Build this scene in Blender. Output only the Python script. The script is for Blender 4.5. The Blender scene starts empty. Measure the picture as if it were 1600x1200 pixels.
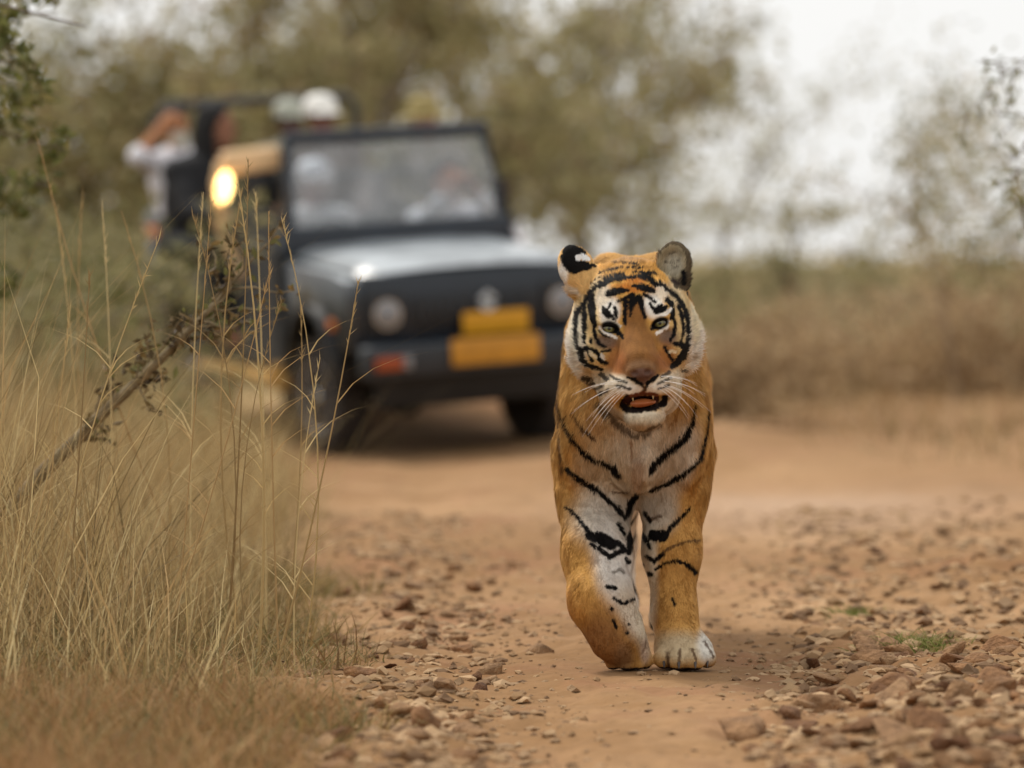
import bpy, bmesh, math, random
import numpy as np
from mathutils import Vector, Matrix, Euler

# ------------------------------------------------------------------ camera, sky, sun, exposure
SC = bpy.context.scene
COL = SC.collection
CAM_H, CAM_D, FPX, HORIZON = 0.84, 10.0, 6700.0, 482.0
cam_data = bpy.data.cameras.new("camera")
cam = bpy.data.objects.new("camera", cam_data)
COL.objects.link(cam)
cam.location = (0.0, -CAM_D, CAM_H)
cam.rotation_euler = (math.radians(90.0) - math.atan((600.0 - HORIZON) / FPX), 0, 0)
cam_data.sensor_width = 36.0
cam_data.lens = FPX * 36.0 / 1600.0
cam_data.clip_start = 0.1
cam_data.clip_end = 3000.0
cam_data.dof.use_dof = True
cam_data.dof.focus_distance = 9.78
cam_data.dof.aperture_fstop = 2.5
SC.camera = cam

SUN_EL, SUN_AZ = 56.0, 318.0      # azimuth measured clockwise from +Y (the way the camera looks)
world = bpy.data.worlds.new("World")
SC.world = world
world.use_nodes = True
wn, wl = world.node_tree.nodes, world.node_tree.links
wn.clear()
w_out = wn.new("ShaderNodeOutputWorld")
w_bg = wn.new("ShaderNodeBackground")
w_sky = wn.new("ShaderNodeTexSky")
w_sky.sky_type = 'NISHITA'
w_sky.sun_disc = False
w_sky.sun_elevation = math.radians(SUN_EL)
w_sky.sun_rotation = math.radians(SUN_AZ)
w_sky.air_density = 1.0
w_sky.dust_density = 4.0
w_sky.ozone_density = 1.0
w_hsv = wn.new("ShaderNodeHueSaturation")
w_hsv.inputs['Saturation'].default_value = 0.22
w_mix = wn.new("ShaderNodeMix")
w_mix.data_type = 'RGBA'
w_mix.inputs[0].default_value = 0.75
w_mix.inputs[7].default_value = (9.95, 9.9, 9.7, 1)     # an even, pale overcast veil
wl.new(w_sky.outputs[0], w_hsv.inputs['Color'])
wl.new(w_hsv.outputs[0], w_mix.inputs[6])
wl.new(w_mix.outputs[2], w_bg.inputs[0])
w_bg.inputs[1].default_value = 0.104
wl.new(w_bg.outputs[0], w_out.inputs[0])

sun_data = bpy.data.lights.new("sun", 'SUN')
sun_data.energy = 2.3
sun_data.angle = math.radians(14)
sun_data.color = (1.0, 0.945, 0.86)
sun = bpy.data.objects.new("sun", sun_data)
COL.objects.link(sun)
_az, _el = math.radians(SUN_AZ), math.radians(SUN_EL)
_d = Vector((math.sin(_az) * math.cos(_el), math.cos(_az) * math.cos(_el), math.sin(_el)))
sun.rotation_euler = _d.to_track_quat('Z', 'Y').to_euler()

SC.view_settings.view_transform = 'Standard'
SC.view_settings.look = 'None'
SC.view_settings.exposure = 0.15
SC.view_settings.gamma = 1.0
SC.view_settings.use_curve_mapping = False
SC.cycles.use_denoising = True
SC.cycles.max_bounces = 8
SC.cycles.transparent_max_bounces = 12
SC.cycles.caustics_reflective = False
SC.cycles.caustics_refractive = False
SC.cycles.sample_clamp_indirect = 6.0
# ------------------------------------------------------------------ helpers
RNG = np.random.default_rng(7)
PI = math.pi

def srgb(r, g, b):
    """0-255 display colour to linear"""
    c = np.array([r, g, b], float) / 255.0
    return np.where(c <= 0.04045, c / 12.92, ((c + 0.055) / 1.055) ** 2.4)

def tag(o, label=None, cat=None, group=None, kind=None):
    if label: o["label"] = label
    if cat: o["category"] = cat
    if group: o["group"] = group
    if kind: o["kind"] = kind
    return o

def empty(name, loc=(0, 0, 0), rot=(0, 0, 0), parent=None):
    o = bpy.data.objects.new(name, None)
    o.empty_display_size = 0.1
    COL.objects.link(o)
    o.location = loc
    o.rotation_euler = rot
    if parent: o.parent = parent
    return o

def mesh_np(name, V, F, mat=None, parent=None, smooth=True, col=None, colname="Col"):
    """V (n,3); F a list of (m,k) index arrays (k = 3 or 4)"""
    me = bpy.data.meshes.new(name)
    if not isinstance(F, (list, tuple)): F = [F]
    F = [np.asarray(f, np.int32) for f in F if len(f)]
    me.vertices.add(len(V))
    me.vertices.foreach_set("co", np.asarray(V, np.float32).ravel())
    nl = sum(f.size for f in F); npoly = sum(len(f) for f in F)
    me.loops.add(nl); me.polygons.add(npoly)
    me.loops.foreach_set("vertex_index", np.concatenate([f.ravel() for f in F]))
    tot = np.concatenate([np.full(len(f), f.shape[1], np.int32) for f in F])
    st = np.concatenate([[0], np.cumsum(tot)[:-1]]).astype(np.int32)
    me.polygons.foreach_set("loop_start", st)
    me.polygons.foreach_set("use_smooth", np.full(npoly, smooth, bool))
    me.update(calc_edges=True)
    if col is not None:
        a = me.color_attributes.new(colname, 'FLOAT_COLOR', 'POINT')
        c4 = np.ones((len(V), 4), np.float32); c4[:, :3] = col
        a.data.foreach_set("color", c4.ravel())
    if mat: me.materials.append(mat)
    o = bpy.data.objects.new(name, me)
    COL.objects.link(o)
    if parent: o.parent = parent
    return o

def link_mesh(name, me, parent=None, loc=None, rot=None, scale=None):
    o = bpy.data.objects.new(name, me)
    COL.objects.link(o)
    if parent: o.parent = parent
    if loc is not None: o.location = loc
    if rot is not None: o.rotation_euler = rot
    if scale is not None: o.scale = scale
    return o

class MB:
    """collects shapes; build() links them as one mesh object"""
    def __init__(s): s.bm = bmesh.new()
    def box(s, c, size, bev=0.0, seg=2, rot=None):
        r = bmesh.ops.create_cube(s.bm, size=1.0)
        vs = r['verts']
        bmesh.ops.scale(s.bm, vec=size, verts=vs)
        if bev > 0:
            es = list({e for v in vs for e in v.link_edges})
            rr = bmesh.ops.bevel(s.bm, geom=es, offset=bev, segments=seg, affect='EDGES', profile=0.5)
            vs = list({v for f in rr['faces'] for v in f.verts} | {v for v in vs if v.is_valid})
        if rot is not None: bmesh.ops.rotate(s.bm, matrix=Euler(rot).to_matrix(), verts=vs)
        bmesh.ops.translate(s.bm, vec=c, verts=vs)
        return s
    def prism(s, poly, axis, a, b, bev=0.0):
        """polygon in the plane normal to axis ('x': (y,z), 'y': (x,z), 'z': (x,y)) extruded a..b"""
        def P(p, t): return {'x': (t, p[0], p[1]), 'y': (p[0], t, p[1]), 'z': (p[0], p[1], t)}[axis]
        v0 = [s.bm.verts.new(P(p, a)) for p in poly]; v1 = [s.bm.verts.new(P(p, b)) for p in poly]
        fs = [s.bm.faces.new(v0), s.bm.faces.new(v1[::-1])]
        n = len(poly)
        for i in range(n): fs.append(s.bm.faces.new((v0[i], v1[i], v1[(i + 1) % n], v0[(i + 1) % n])))
        bmesh.ops.recalc_face_normals(s.bm, faces=fs)
        if bev > 0:
            es = list({e for f in fs for e in f.edges})
            bmesh.ops.bevel(s.bm, geom=es, offset=bev, segments=2, affect='EDGES', profile=0.5)
        return s
    def tube(s, pts, r, n=10, caps=True):
        pts = [Vector(p) for p in pts]
        rs = r if isinstance(r, (list, tuple)) else [r] * len(pts)
        rings = []; up = Vector((0.13, 0.21, 1)).normalized()
        for i, p in enumerate(pts):
            t = (pts[min(i + 1, len(pts) - 1)] - pts[max(i - 1, 0)]).normalized()
            a = t.cross(up)
            if a.length < 1e-3: a = t.cross(Vector((1, 0, 0)))
            a.normalize(); b = t.cross(a); up = -b if False else up
            rings.append([s.bm.verts.new(p + (a * math.cos(q) + b * math.sin(q)) * rs[i]) for q in [2 * PI * k / n for k in range(n)]])
        for i in range(len(rings) - 1):
            for k in range(n):
                s.bm.faces.new((rings[i][k], rings[i][(k + 1) % n], rings[i + 1][(k + 1) % n], rings[i + 1][k]))
        if caps:
            s.bm.faces.new(rings[0][::-1]); s.bm.faces.new(rings[-1])
        return s
    def lathe(s, prof, axis='z', c=(0, 0, 0), n=28):
        """profile of (radius, height) turned round an axis through c"""
        c = Vector(c); rings = []
        for (r, h) in prof:
            ring = []
            for k in range(n):
                q = 2 * PI * k / n
                p = {'z': (r * math.cos(q), r * math.sin(q), h), 'x': (h, r * math.cos(q), r * math.sin(q)), 'y': (r * math.sin(q), h, r * math.cos(q))}[axis]
                ring.append(s.bm.verts.new(c + Vector(p)))
            rings.append(ring)
        for i in range(len(rings) - 1):
            for k in range(n):
                s.bm.faces.new((rings[i][k], rings[i][(k + 1) % n], rings[i + 1][(k + 1) % n], rings[i + 1][k]))
        s.bm.faces.new(rings[0][::-1]); s.bm.faces.new(rings[-1])
        return s
    def grid(s, fn, nu, nv):
        g = [[s.bm.verts.new(fn(i / nu, j / nv)) for j in range(nv + 1)] for i in range(nu + 1)]
        for i in range(nu):
            for j in range(nv): s.bm.faces.new((g[i][j], g[i + 1][j], g[i + 1][j + 1], g[i][j + 1]))
        return s
    def solidify(s, t):
        bmesh.ops.recalc_face_normals(s.bm, faces=s.bm.faces[:])
        bmesh.ops.solidify(s.bm, geom=s.bm.faces[:], thickness=t)
        return s
    def build(s, name, mat, parent=None, smooth=30):
        bmesh.ops.recalc_face_normals(s.bm, faces=s.bm.faces[:])
        me = bpy.data.meshes.new(name); s.bm.to_mesh(me); s.bm.free()
        me.materials.append(mat)
        if smooth:
            me.polygons.foreach_set("use_smooth", [True] * len(me.polygons))
            me.set_sharp_from_angle(angle=math.radians(smooth))
        o = bpy.data.objects.new(name, me); COL.objects.link(o)
        if parent: o.parent = parent
        return o

# ---- materials
def mat_base(name, rough=0.6, metal=0.0, spec=0.5):
    m = bpy.data.materials.new(name); m.use_nodes = True
    nt = m.node_tree; b = nt.nodes["Principled BSDF"]
    b.inputs["Roughness"].default_value = rough
    b.inputs["Metallic"].default_value = metal
    b.inputs["Specular IOR Level"].default_value = spec
    return m, nt, b

def mat_plain(name, rgb, rough=0.6, metal=0.0, spec=0.5, var=0.12, scale=8.0, bump=0.0, bscale=60.0):
    """one colour with a little uneven tone and roughness, as dust and wear give"""
    m, nt, b = mat_base(name, rough, metal, spec)
    tc = nt.nodes.new("ShaderNodeTexCoord")
    nz = nt.nodes.new("ShaderNodeTexNoise"); nz.inputs["Scale"].default_value = scale; nz.inputs["Detail"].default_value = 5
    nt.links.new(tc.outputs["Object"], nz.inputs["Vector"])
    rp = nt.nodes.new("ShaderNodeMapRange")
    rp.inputs[1].default_value = 0.3; rp.inputs[2].default_value = 0.7
    rp.inputs[3].default_value = 1 - var; rp.inputs[4].default_value = 1 + var
    nt.links.new(nz.outputs[0], rp.inputs[0])
    mx = nt.nodes.new("ShaderNodeVectorMath"); mx.operation = 'SCALE'
    mx.inputs[0].default_value = tuple(rgb)
    nt.links.new(rp.outputs[0], mx.inputs["Scale"])
    nt.links.new(mx.outputs[0], b.inputs["Base Color"])
    if bump:
        n2 = nt.nodes.new("ShaderNodeTexNoise"); n2.inputs["Scale"].default_value = bscale; n2.inputs["Detail"].default_value = 6
        nt.links.new(tc.outputs["Object"], n2.inputs["Vector"])
        bp = nt.nodes.new("ShaderNodeBump"); bp.inputs["Strength"].default_value = bump; bp.inputs["Distance"].default_value = 0.01
        nt.links.new(n2.outputs[0], bp.inputs["Height"]); nt.links.new(bp.outputs[0], b.inputs["Normal"])
    return m

def mat_attr(name, rough=0.8, spec=0.2, attr="Col", sheen=0.0, trans=0.0, bump=0.0, bscale=200.0):
    m, nt, b = mat_base(name, rough, 0.0, spec)
    a = nt.nodes.new("ShaderNodeAttribute"); a.attribute_name = attr
    nt.links.new(a.outputs["Color"], b.inputs["Base Color"])
    if sheen: b.inputs["Sheen Weight"].default_value = sheen
    if trans:
        t = nt.nodes.new("ShaderNodeBsdfTranslucent"); nt.links.new(a.outputs["Color"], t.inputs[0])
        mx = nt.nodes.new("ShaderNodeMixShader"); mx.inputs[0].default_value = trans
        nt.links.new(b.outputs[0], mx.inputs[1]); nt.links.new(t.outputs[0], mx.inputs[2])
        nt.links.new(mx.outputs[0], nt.nodes["Material Output"].inputs["Surface"])
    if bump:
        tc = nt.nodes.new("ShaderNodeTexCoord")
        n2 = nt.nodes.new("ShaderNodeTexNoise"); n2.inputs["Scale"].default_value = bscale; n2.inputs["Detail"].default_value = 5
        nt.links.new(tc.outputs["Object"], n2.inputs["Vector"])
        bp = nt.nodes.new("ShaderNodeBump"); bp.inputs["Strength"].default_value = bump; bp.inputs["Distance"].default_value = 0.006
        nt.links.new(n2.outputs[0], bp.inputs["Height"]); nt.links.new(bp.outputs[0], b.inputs["Normal"])
    return m

# ---- noise (value noise, vectorised)
def _hash(ix, iy, iz, seed):
    h = (ix.astype(np.int64) * 374761393 + iy.astype(np.int64) * 668265263 + iz.astype(np.int64) * 2147483647 + seed * 1274126177) & 0xffffffff
    h = ((h ^ (h >> 13)) * 1274126177) & 0xffffffff
    h = (h ^ (h >> 16)) & 0xffff
    return h / 65535.0

def vnoise(x, y, z=None, seed=0):
    x = np.asarray(x, float); y = np.asarray(y, float)
    z = np.zeros_like(x) if z is None else np.asarray(z, float)
    ix, iy, iz = np.floor(x), np.floor(y), np.floor(z)
    fx, fy, fz = x - ix, y - iy, z - iz
    fx, fy, fz = [f * f * (3 - 2 * f) for f in (fx, fy, fz)]
    r = 0
    for a in (0, 1):
        for b in (0, 1):
            for c in (0, 1):
                w = (fx if a else 1 - fx) * (fy if b else 1 - fy) * (fz if c else 1 - fz)
                r = r + w * _hash(ix + a, iy + b, iz + c, seed)
    return r * 2 - 1

def fbm(x, y, z=None, oct=4, seed=0, gain=0.5):
    r = 0; a = 1.0; f = 1.0
    for i in range(oct):
        r = r + a * vnoise(np.asarray(x) * f + i * 17.3, np.asarray(y) * f - i * 9.1, None if z is None else np.asarray(z) * f + i * 5.7, seed + i)
        a *= gain; f *= 2.03
    return r

def sstep(a, b, x):
    t = np.clip((np.asarray(x, float) - a) / (b - a), 0, 1)
    return t * t * (3 - 2 * t)

def unit(v): return v / np.maximum(np.linalg.norm(v, axis=-1, keepdims=True), 1e-9)

# ---- strands (grass, fur, whiskers): tapered ribbons built all at once
def ribbons(roots, dirs, length, width, bend, side, segs=3, tipw=0.0):
    """roots,dirs,bend,side (n,3); the ribbon leaves along dirs and is carried by bend with the square of its run"""
    n = len(roots); L = np.asarray(length).reshape(-1, 1); W = np.asarray(width).reshape(-1, 1)
    rows = []
    for k in range(segs + 1):
        t = k / segs
        c = roots + dirs * L * t + bend * L * t * t
        w = W * (1 - t * (1 - tipw)) * 0.5
        if k < segs or tipw > 0: rows += [c - side * w, c + side * w]
        else: rows += [c]
    per = len(rows)
    V = np.stack(rows, 1).reshape(-1, 3)
    base = (np.arange(n) * per)[:, None]
    q = np.concatenate([base + np.array([[2 * k, 2 * k + 1, 2 * k + 3, 2 * k + 2]]) for k in range(segs - (0 if tipw > 0 else 1))], 0) if segs - (0 if tipw > 0 else 1) > 0 else np.zeros((0, 4), int)
    F = [q]
    if tipw == 0: F.append(base + np.array([[2 * segs - 2, 2 * segs - 1, 2 * segs]]))
    return V, F, per

# ---- signed distance shapes on a grid, polygonised by surface nets
class Field:
    def __init__(s, xs, ys, zs):
        s.xs, s.ys, s.zs = [np.asarray(a, np.float32) for a in (xs, ys, zs)]
        s.a = np.full((len(xs), len(ys), len(zs)), 0.5, np.float32)
    def block(s, lo, hi):
        sl = []
        for ax, l, h in zip((s.xs, s.ys, s.zs), lo, hi):
            i0 = max(0, np.searchsorted(ax, l) - 1); i1 = min(len(ax), np.searchsorted(ax, h) + 1)
            if i1 <= i0: return None
            sl.append(slice(i0, i1))
        return tuple(sl)
    def coords(s, sl):
        return np.meshgrid(s.xs[sl[0]], s.ys[sl[1]], s.zs[sl[2]], indexing='ij')
    def put(s, shape, k=0.02, op='+'):
        lo, hi, fn = shape
        m = k + 0.012
        sl = s.block([l - m for l in lo], [h + m for h in hi])
        if sl is None: return
        X, Y, Z = s.coords(sl)
        d = fn(X, Y, Z).astype(np.float32)
        A = s.a[sl]
        if op == '+':
            h = np.maximum(k - np.abs(A - d), 0) / k
            s.a[sl] = np.minimum(A, d) - h * h * k * 0.25
        else:
            d = -d; h = np.maximum(k - np.abs(A - d), 0) / k
            s.a[sl] = np.maximum(A, d) + h * h * k * 0.25
    def front(s, x, z):
        """depth of the first surface met going +Y at (x, z)"""
        i = int(np.argmin(np.abs(s.xs - x))); k = int(np.argmin(np.abs(s.zs - z)))
        col = s.a[i, :, k]; j = int(np.argmax(col < 0))
        if col[j] >= 0: return None
        if j == 0: return float(s.ys[0])
        t = col[j - 1] / (col[j - 1] - col[j])
        return float(s.ys[j - 1] + t * (s.ys[j] - s.ys[j - 1]))
    def sample(s, P):
        ix = np.clip(np.searchsorted(s.xs, P[:, 0]), 1, len(s.xs) - 1); iy = np.clip(np.searchsorted(s.ys, P[:, 1]), 1, len(s.ys) - 1); iz = np.clip(np.searchsorted(s.zs, P[:, 2]), 1, len(s.zs) - 1)
        return s.a[ix, iy, iz]

def ell(c, r, R=None, T=None):
    """ellipsoid; R, T place its frame in the field"""
    c = np.array(c, float); r = np.array(r, float)
    R = np.eye(3) if R is None else R; T = np.zeros(3) if T is None else T
    cw = R @ c + T; m = np.abs(R) @ r
    def fn(X, Y, Z):
        P = [X - T[0], Y - T[1], Z - T[2]]
        q = [(R[0][i] * P[0] + R[1][i] * P[1] + R[2][i] * P[2] - c[i]) for i in range(3)]
        k0 = np.sqrt(sum((q[i] / r[i]) ** 2 for i in range(3)))
        k1 = np.sqrt(sum((q[i] / r[i] ** 2) ** 2 for i in range(3)))
        return k0 * (k0 - 1.0) / np.maximum(k1, 1e-6)
    return (cw - m, cw + m, fn)

def cone(a, b, ra, rb, R=None, T=None, sx=1.0):
    """capsule from a to b with radii ra, rb; sx squeezes its width along x"""
    a = np.array(a, float); b = np.array(b, float)
    if R is not None: a = R @ a + T; b = R @ b + T
    m = max(ra, rb) * max(1.0, sx)
    lo = np.minimum(a, b) - m; hi = np.maximum(a, b) + m
    ab = b - a; L2 = float(ab @ ab) + 1e-12
    def fn(X, Y, Z):
        px, py, pz = X - a[0], Y - a[1], Z - a[2]
        t = np.clip((px * ab[0] + py * ab[1] + pz * ab[2]) / L2, 0, 1)
        d = np.sqrt(((px - t * ab[0]) / sx) ** 2 + (py - t * ab[1]) ** 2 + (pz - t * ab[2]) ** 2)
        return d - (ra + (rb - ra) * t)
    return (lo, hi, fn)

def nets(field):
    a = field.a; s = a < 0
    n = s.astype(np.int8)
    c = sum(n[i:i + a.shape[0] - 1, j:j + a.shape[1] - 1, k:k + a.shape[2] - 1] for i in (0, 1) for j in (0, 1) for k in (0, 1))
    act = (c > 0) & (c < 8)
    I, J, K = np.nonzero(act)
    idx = np.full(act.shape, -1, np.int32); idx[I, J, K] = np.arange(len(I))
    acc = np.zeros((len(I), 3)); cnt = np.zeros(len(I))
    cor = [(i, j, k) for i in (0, 1) for j in (0, 1) for k in (0, 1)]
    val = {q: a[I + q[0], J + q[1], K + q[2]] for q in cor}
    for p in cor:
        for ax in range(3):
            if p[ax]: continue
            q = list(p); q[ax] = 1; q = tuple(q)
            va, vb = val[p], val[q]; m = (va < 0) != (vb < 0)
            t = va[m] / (va[m] - vb[m])
            e = np.tile(np.array(p, float), (len(t), 1)); e[:, ax] += t
            acc[m] += e; cnt[m] += 1
    g = acc / cnt[:, None] + np.stack([I, J, K], 1)
    V = np.stack([np.interp(g[:, i], np.arange(len(ax)), ax) for i, ax in enumerate((field.xs, field.ys, field.zs))], 1)
    Q = []
    for ax in range(3):
        sh = [slice(None)] * 3; sh2 = [slice(None)] * 3; sh[ax] = slice(0, -1); sh2[ax] = slice(1, None)
        s0, s1 = s[tuple(sh)], s[tuple(sh2)]
        e = np.nonzero(s0 != s1); e = [np.array(x) for x in e]
        o = [x for x in range(3) if x != ax]
        ok = (e[o[0]] >= 1) & (e[o[1]] >= 1) & (e[o[0]] < a.shape[o[0]] - 1) & (e[o[1]] < a.shape[o[1]] - 1)
        e = [x[ok] for x in e]; flip = s0[tuple(e)]
        def cell(d0, d1):
            f = [x.copy() for x in e]; f[o[0]] -= d0; f[o[1]] -= d1
            return idx[f[0], f[1], f[2]]
        q = np.stack([cell(1, 1), cell(0, 1), cell(0, 0), cell(1, 0)], 1)
        if ax == 1: flip = ~flip
        q[~flip] = q[~flip][:, ::-1]
        Q.append(q)
    return V, np.concatenate(Q, 0)

def vnormals(V, Q):
    fn = np.cross(V[Q[:, 2]] - V[Q[:, 0]], V[Q[:, 3]] - V[Q[:, 1]])
    N = np.zeros_like(V)
    for k in range(4): np.add.at(N, Q[:, k], fn)
    return unit(N)

def smooth_mesh(V, Q, it=2, lam=0.5):
    E = np.concatenate([Q[:, [0, 1]], Q[:, [1, 2]], Q[:, [2, 3]], Q[:, [3, 0]]])
    E = np.unique(np.sort(E, 1), axis=0)
    deg = np.bincount(E.ravel(), minlength=len(V))[:, None]
    for _ in range(it):
        S = np.zeros_like(V)
        for c in range(3):
            S[:, c] = np.bincount(E[:, 0], V[E[:, 1], c], len(V)) + np.bincount(E[:, 1], V[E[:, 0], c], len(V))
        V = V + lam * (S / np.maximum(deg, 1) - V)
    return V
# ------------------------------------------------------------------ the lie of the land
JEEP_P = Vector((-0.455, 15.75, 0.02))
JEEP_R = Matrix.Rotation(math.radians(22), 3, 'Z') @ Matrix.Rotation(math.radians(3.4), 3, 'X') @ Matrix.Rotation(math.radians(-4.0), 3, 'Y')

def at(u, v, d):
    """a point measured off the photograph: column, row and distance from the lens"""
    return Vector(((u - 800) * d / FPX, d - CAM_D, CAM_H - (v - HORIZON) * d / FPX))
def on_ground(u, v):
    d = FPX * CAM_H / (v - HORIZON)
    for _ in range(6): d = FPX * (CAM_H - float(zg((u - 800) * d / FPX, d - CAM_D))) / (v - HORIZON)
    return ((u - 800) * d / FPX, d - CAM_D)

def edge_left(y):
    """where the dirt ends and the tall grass begins, left of the track"""
    y = np.asarray(y, float)
    return np.interp(y, [-4, -2.2, 0, 3, 8, 15, 22, 40], [-.34, -.36, -.46, -.56, -.80, -1.40, -2.4, -4.0]) + .06 * np.sin(y * 3.1) + .05 * np.sin(y * 7.7 + 1)
def edge_right(y):
    y = np.asarray(y, float)
    return np.interp(y, [-4, -2, 0, 3, 8, 15, 22, 40], [.36, .42, .62, .95, 1.35, 1.6, 1.5, 1.2]) + .05 * np.sin(y * 2.3 + 2)

_pn = JEEP_R @ Vector((0, 0, 1))
def zg0(x, y):
    x = np.asarray(x, float); y = np.asarray(y, float)
    z = .0125 * np.maximum(y - 20, 0) * sstep(20, 40, y) + 0 * x
    z = z + .055 * sstep(0, 1.6, x - edge_right(y)) + .26 * sstep(6, 20, y) * sstep(.2, 3.2, x - edge_right(y)) + .035 * sstep(0, .5, x - edge_right(y)) * sstep(1.5, -1, y)
    z = z + .06 * sstep(0, 1.2, edge_left(y) - x)
    z = z + .05 * fbm(x * .35, y * .25, None, 3, 5) * sstep(2, 8, np.abs(y) + np.abs(x) * 2)
    # plane the jeep stands on
    pl = JEEP_P.z - (_pn.x * (x - JEEP_P.x) + _pn.y * (y - JEEP_P.y)) / _pn.z
    w = np.exp(-(((x + .9) / 2.2) ** 2 + ((y - 17.0) / 3.0) ** 2) ** 2)
    return z * (1 - w) + pl * w
def zg(x, y):
    x = np.asarray(x, float); y = np.asarray(y, float)
    calm = np.exp(-(((x - .33) / .32) ** 2 + ((y + .05) / .35) ** 2))
    near = sstep(22, 6, y)
    off = sstep(-.1, .25, x - edge_right(y)) + sstep(-.1, .2, edge_left(y) - x)
    n = .012 * fbm(x * 2.3, y * 1.6, None, 3, 41) + (.009 + .012 * off) * fbm(x * 9, y * 7, None, 4, 43, .6) * near
    n = n + .005 * np.maximum(fbm(x * 34, y * 26, None, 2, 47), 0) * near
    n = n - .016 * np.exp(-((x - (-.06 - .035 * y)) / .13) ** 2) * near + .010 * np.exp(-((x - (-.26 - .035 * y)) / .08) ** 2) * near
    n = n - .014 * np.exp(-((x - (.62 - .02 * y)) / .12) ** 2) * near * sstep(-2.5, 1, y)
    return zg0(x, y) + n * (1 - .85 * calm) + .0045 * calm

def build_ground():
    xs = np.concatenate([-np.geomspace(400, 3, 26), np.arange(-2.9, -1.3, .08), np.arange(-1.3, 1.45, .0155), np.arange(1.5, 3.0, .08), np.geomspace(3.1, 400, 26)])
    ys = np.concatenate([np.arange(-14, -3, .5), np.arange(-2.9, 2.6, .0155), np.arange(2.6, 9, .035), np.arange(9, 22, .12), np.geomspace(22.2, 900, 34)])
    X, Y = np.meshgrid(xs, ys, indexing='ij')
    Z = zg(X, Y)
    V = np.stack([X, Y, Z], -1).reshape(-1, 3)
    nx, ny = len(xs), len(ys)
    i = np.arange(nx - 1)[:, None] * ny + np.arange(ny - 1)[None, :]
    Q = np.stack([i, i + ny, i + ny + 1, i + 1], -1).reshape(-1, 4)
    x, y = V[:, 0], V[:, 1]
    dirt = srgb(140, 107, 73); pale = srgb(164, 130, 95); red = srgb(128, 90, 60); litter = srgb(118, 96, 66); grey = srgb(160, 134, 112)
    n1 = fbm(x * .9, y * .55, None, 4, 51)[:, None]; n2 = fbm(x * 5, y * 3.2, None, 4, 53)[:, None]; n3 = fbm(x * 40, y * 30, None, 3, 57)[:, None]
    c = dirt + (pale - dirt) * np.clip(.35 + .6 * n1 + .35 * n2, 0, 1) + (red - dirt) * np.clip(.9 * n2 - .1 - .4 * n1, 0, 1)
    c = c * (1 + .10 * n3)
    off = np.clip(sstep(-.12, .25, edge_left(y) - x + .12 * n2[:, 0]), 0, 1)[:, None]
    c = c * (1 - off * .85) + litter * off * .85
    offr = np.clip(sstep(-.2, .5, x - edge_right(y) + .2 * n2[:, 0]), 0, 1)[:, None] * (sstep(4, 8, y) + .35 * sstep(2, -1, y))[:, None]
    c = c * (1 - offr * .6) + (srgb(140, 108, 76) * (1 + .15 * n2)) * offr * .6
    gp = np.exp(-(((x - 1.15) / .8) ** 2 + ((y - 7.2) / 1.6) ** 2))[:, None]
    c = c * (1 - gp * .6) + srgb(176, 150, 128) * gp * .6
    far = sstep(20, 34, y)[:, None]
    c = c * (1 - far) + srgb(142, 126, 88) * (1 + .15 * n1) * far
    m = mat_attr("dirt", rough=.95, spec=.12, bump=.6, bscale=70)
    g = mesh_np("ground", V, Q, m, None, True, np.clip(c, .02, .8))
    g["kind"] = "structure"
build_ground()
# ------------------------------------------------------------------ the tiger
TX = 0.285                                  # where the tiger walks, across the track
tiger = empty("tiger", (TX, 0, 0))
tag(tiger, "orange and black striped tiger walking along the dirt track, mouth slightly open", "tiger")

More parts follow.
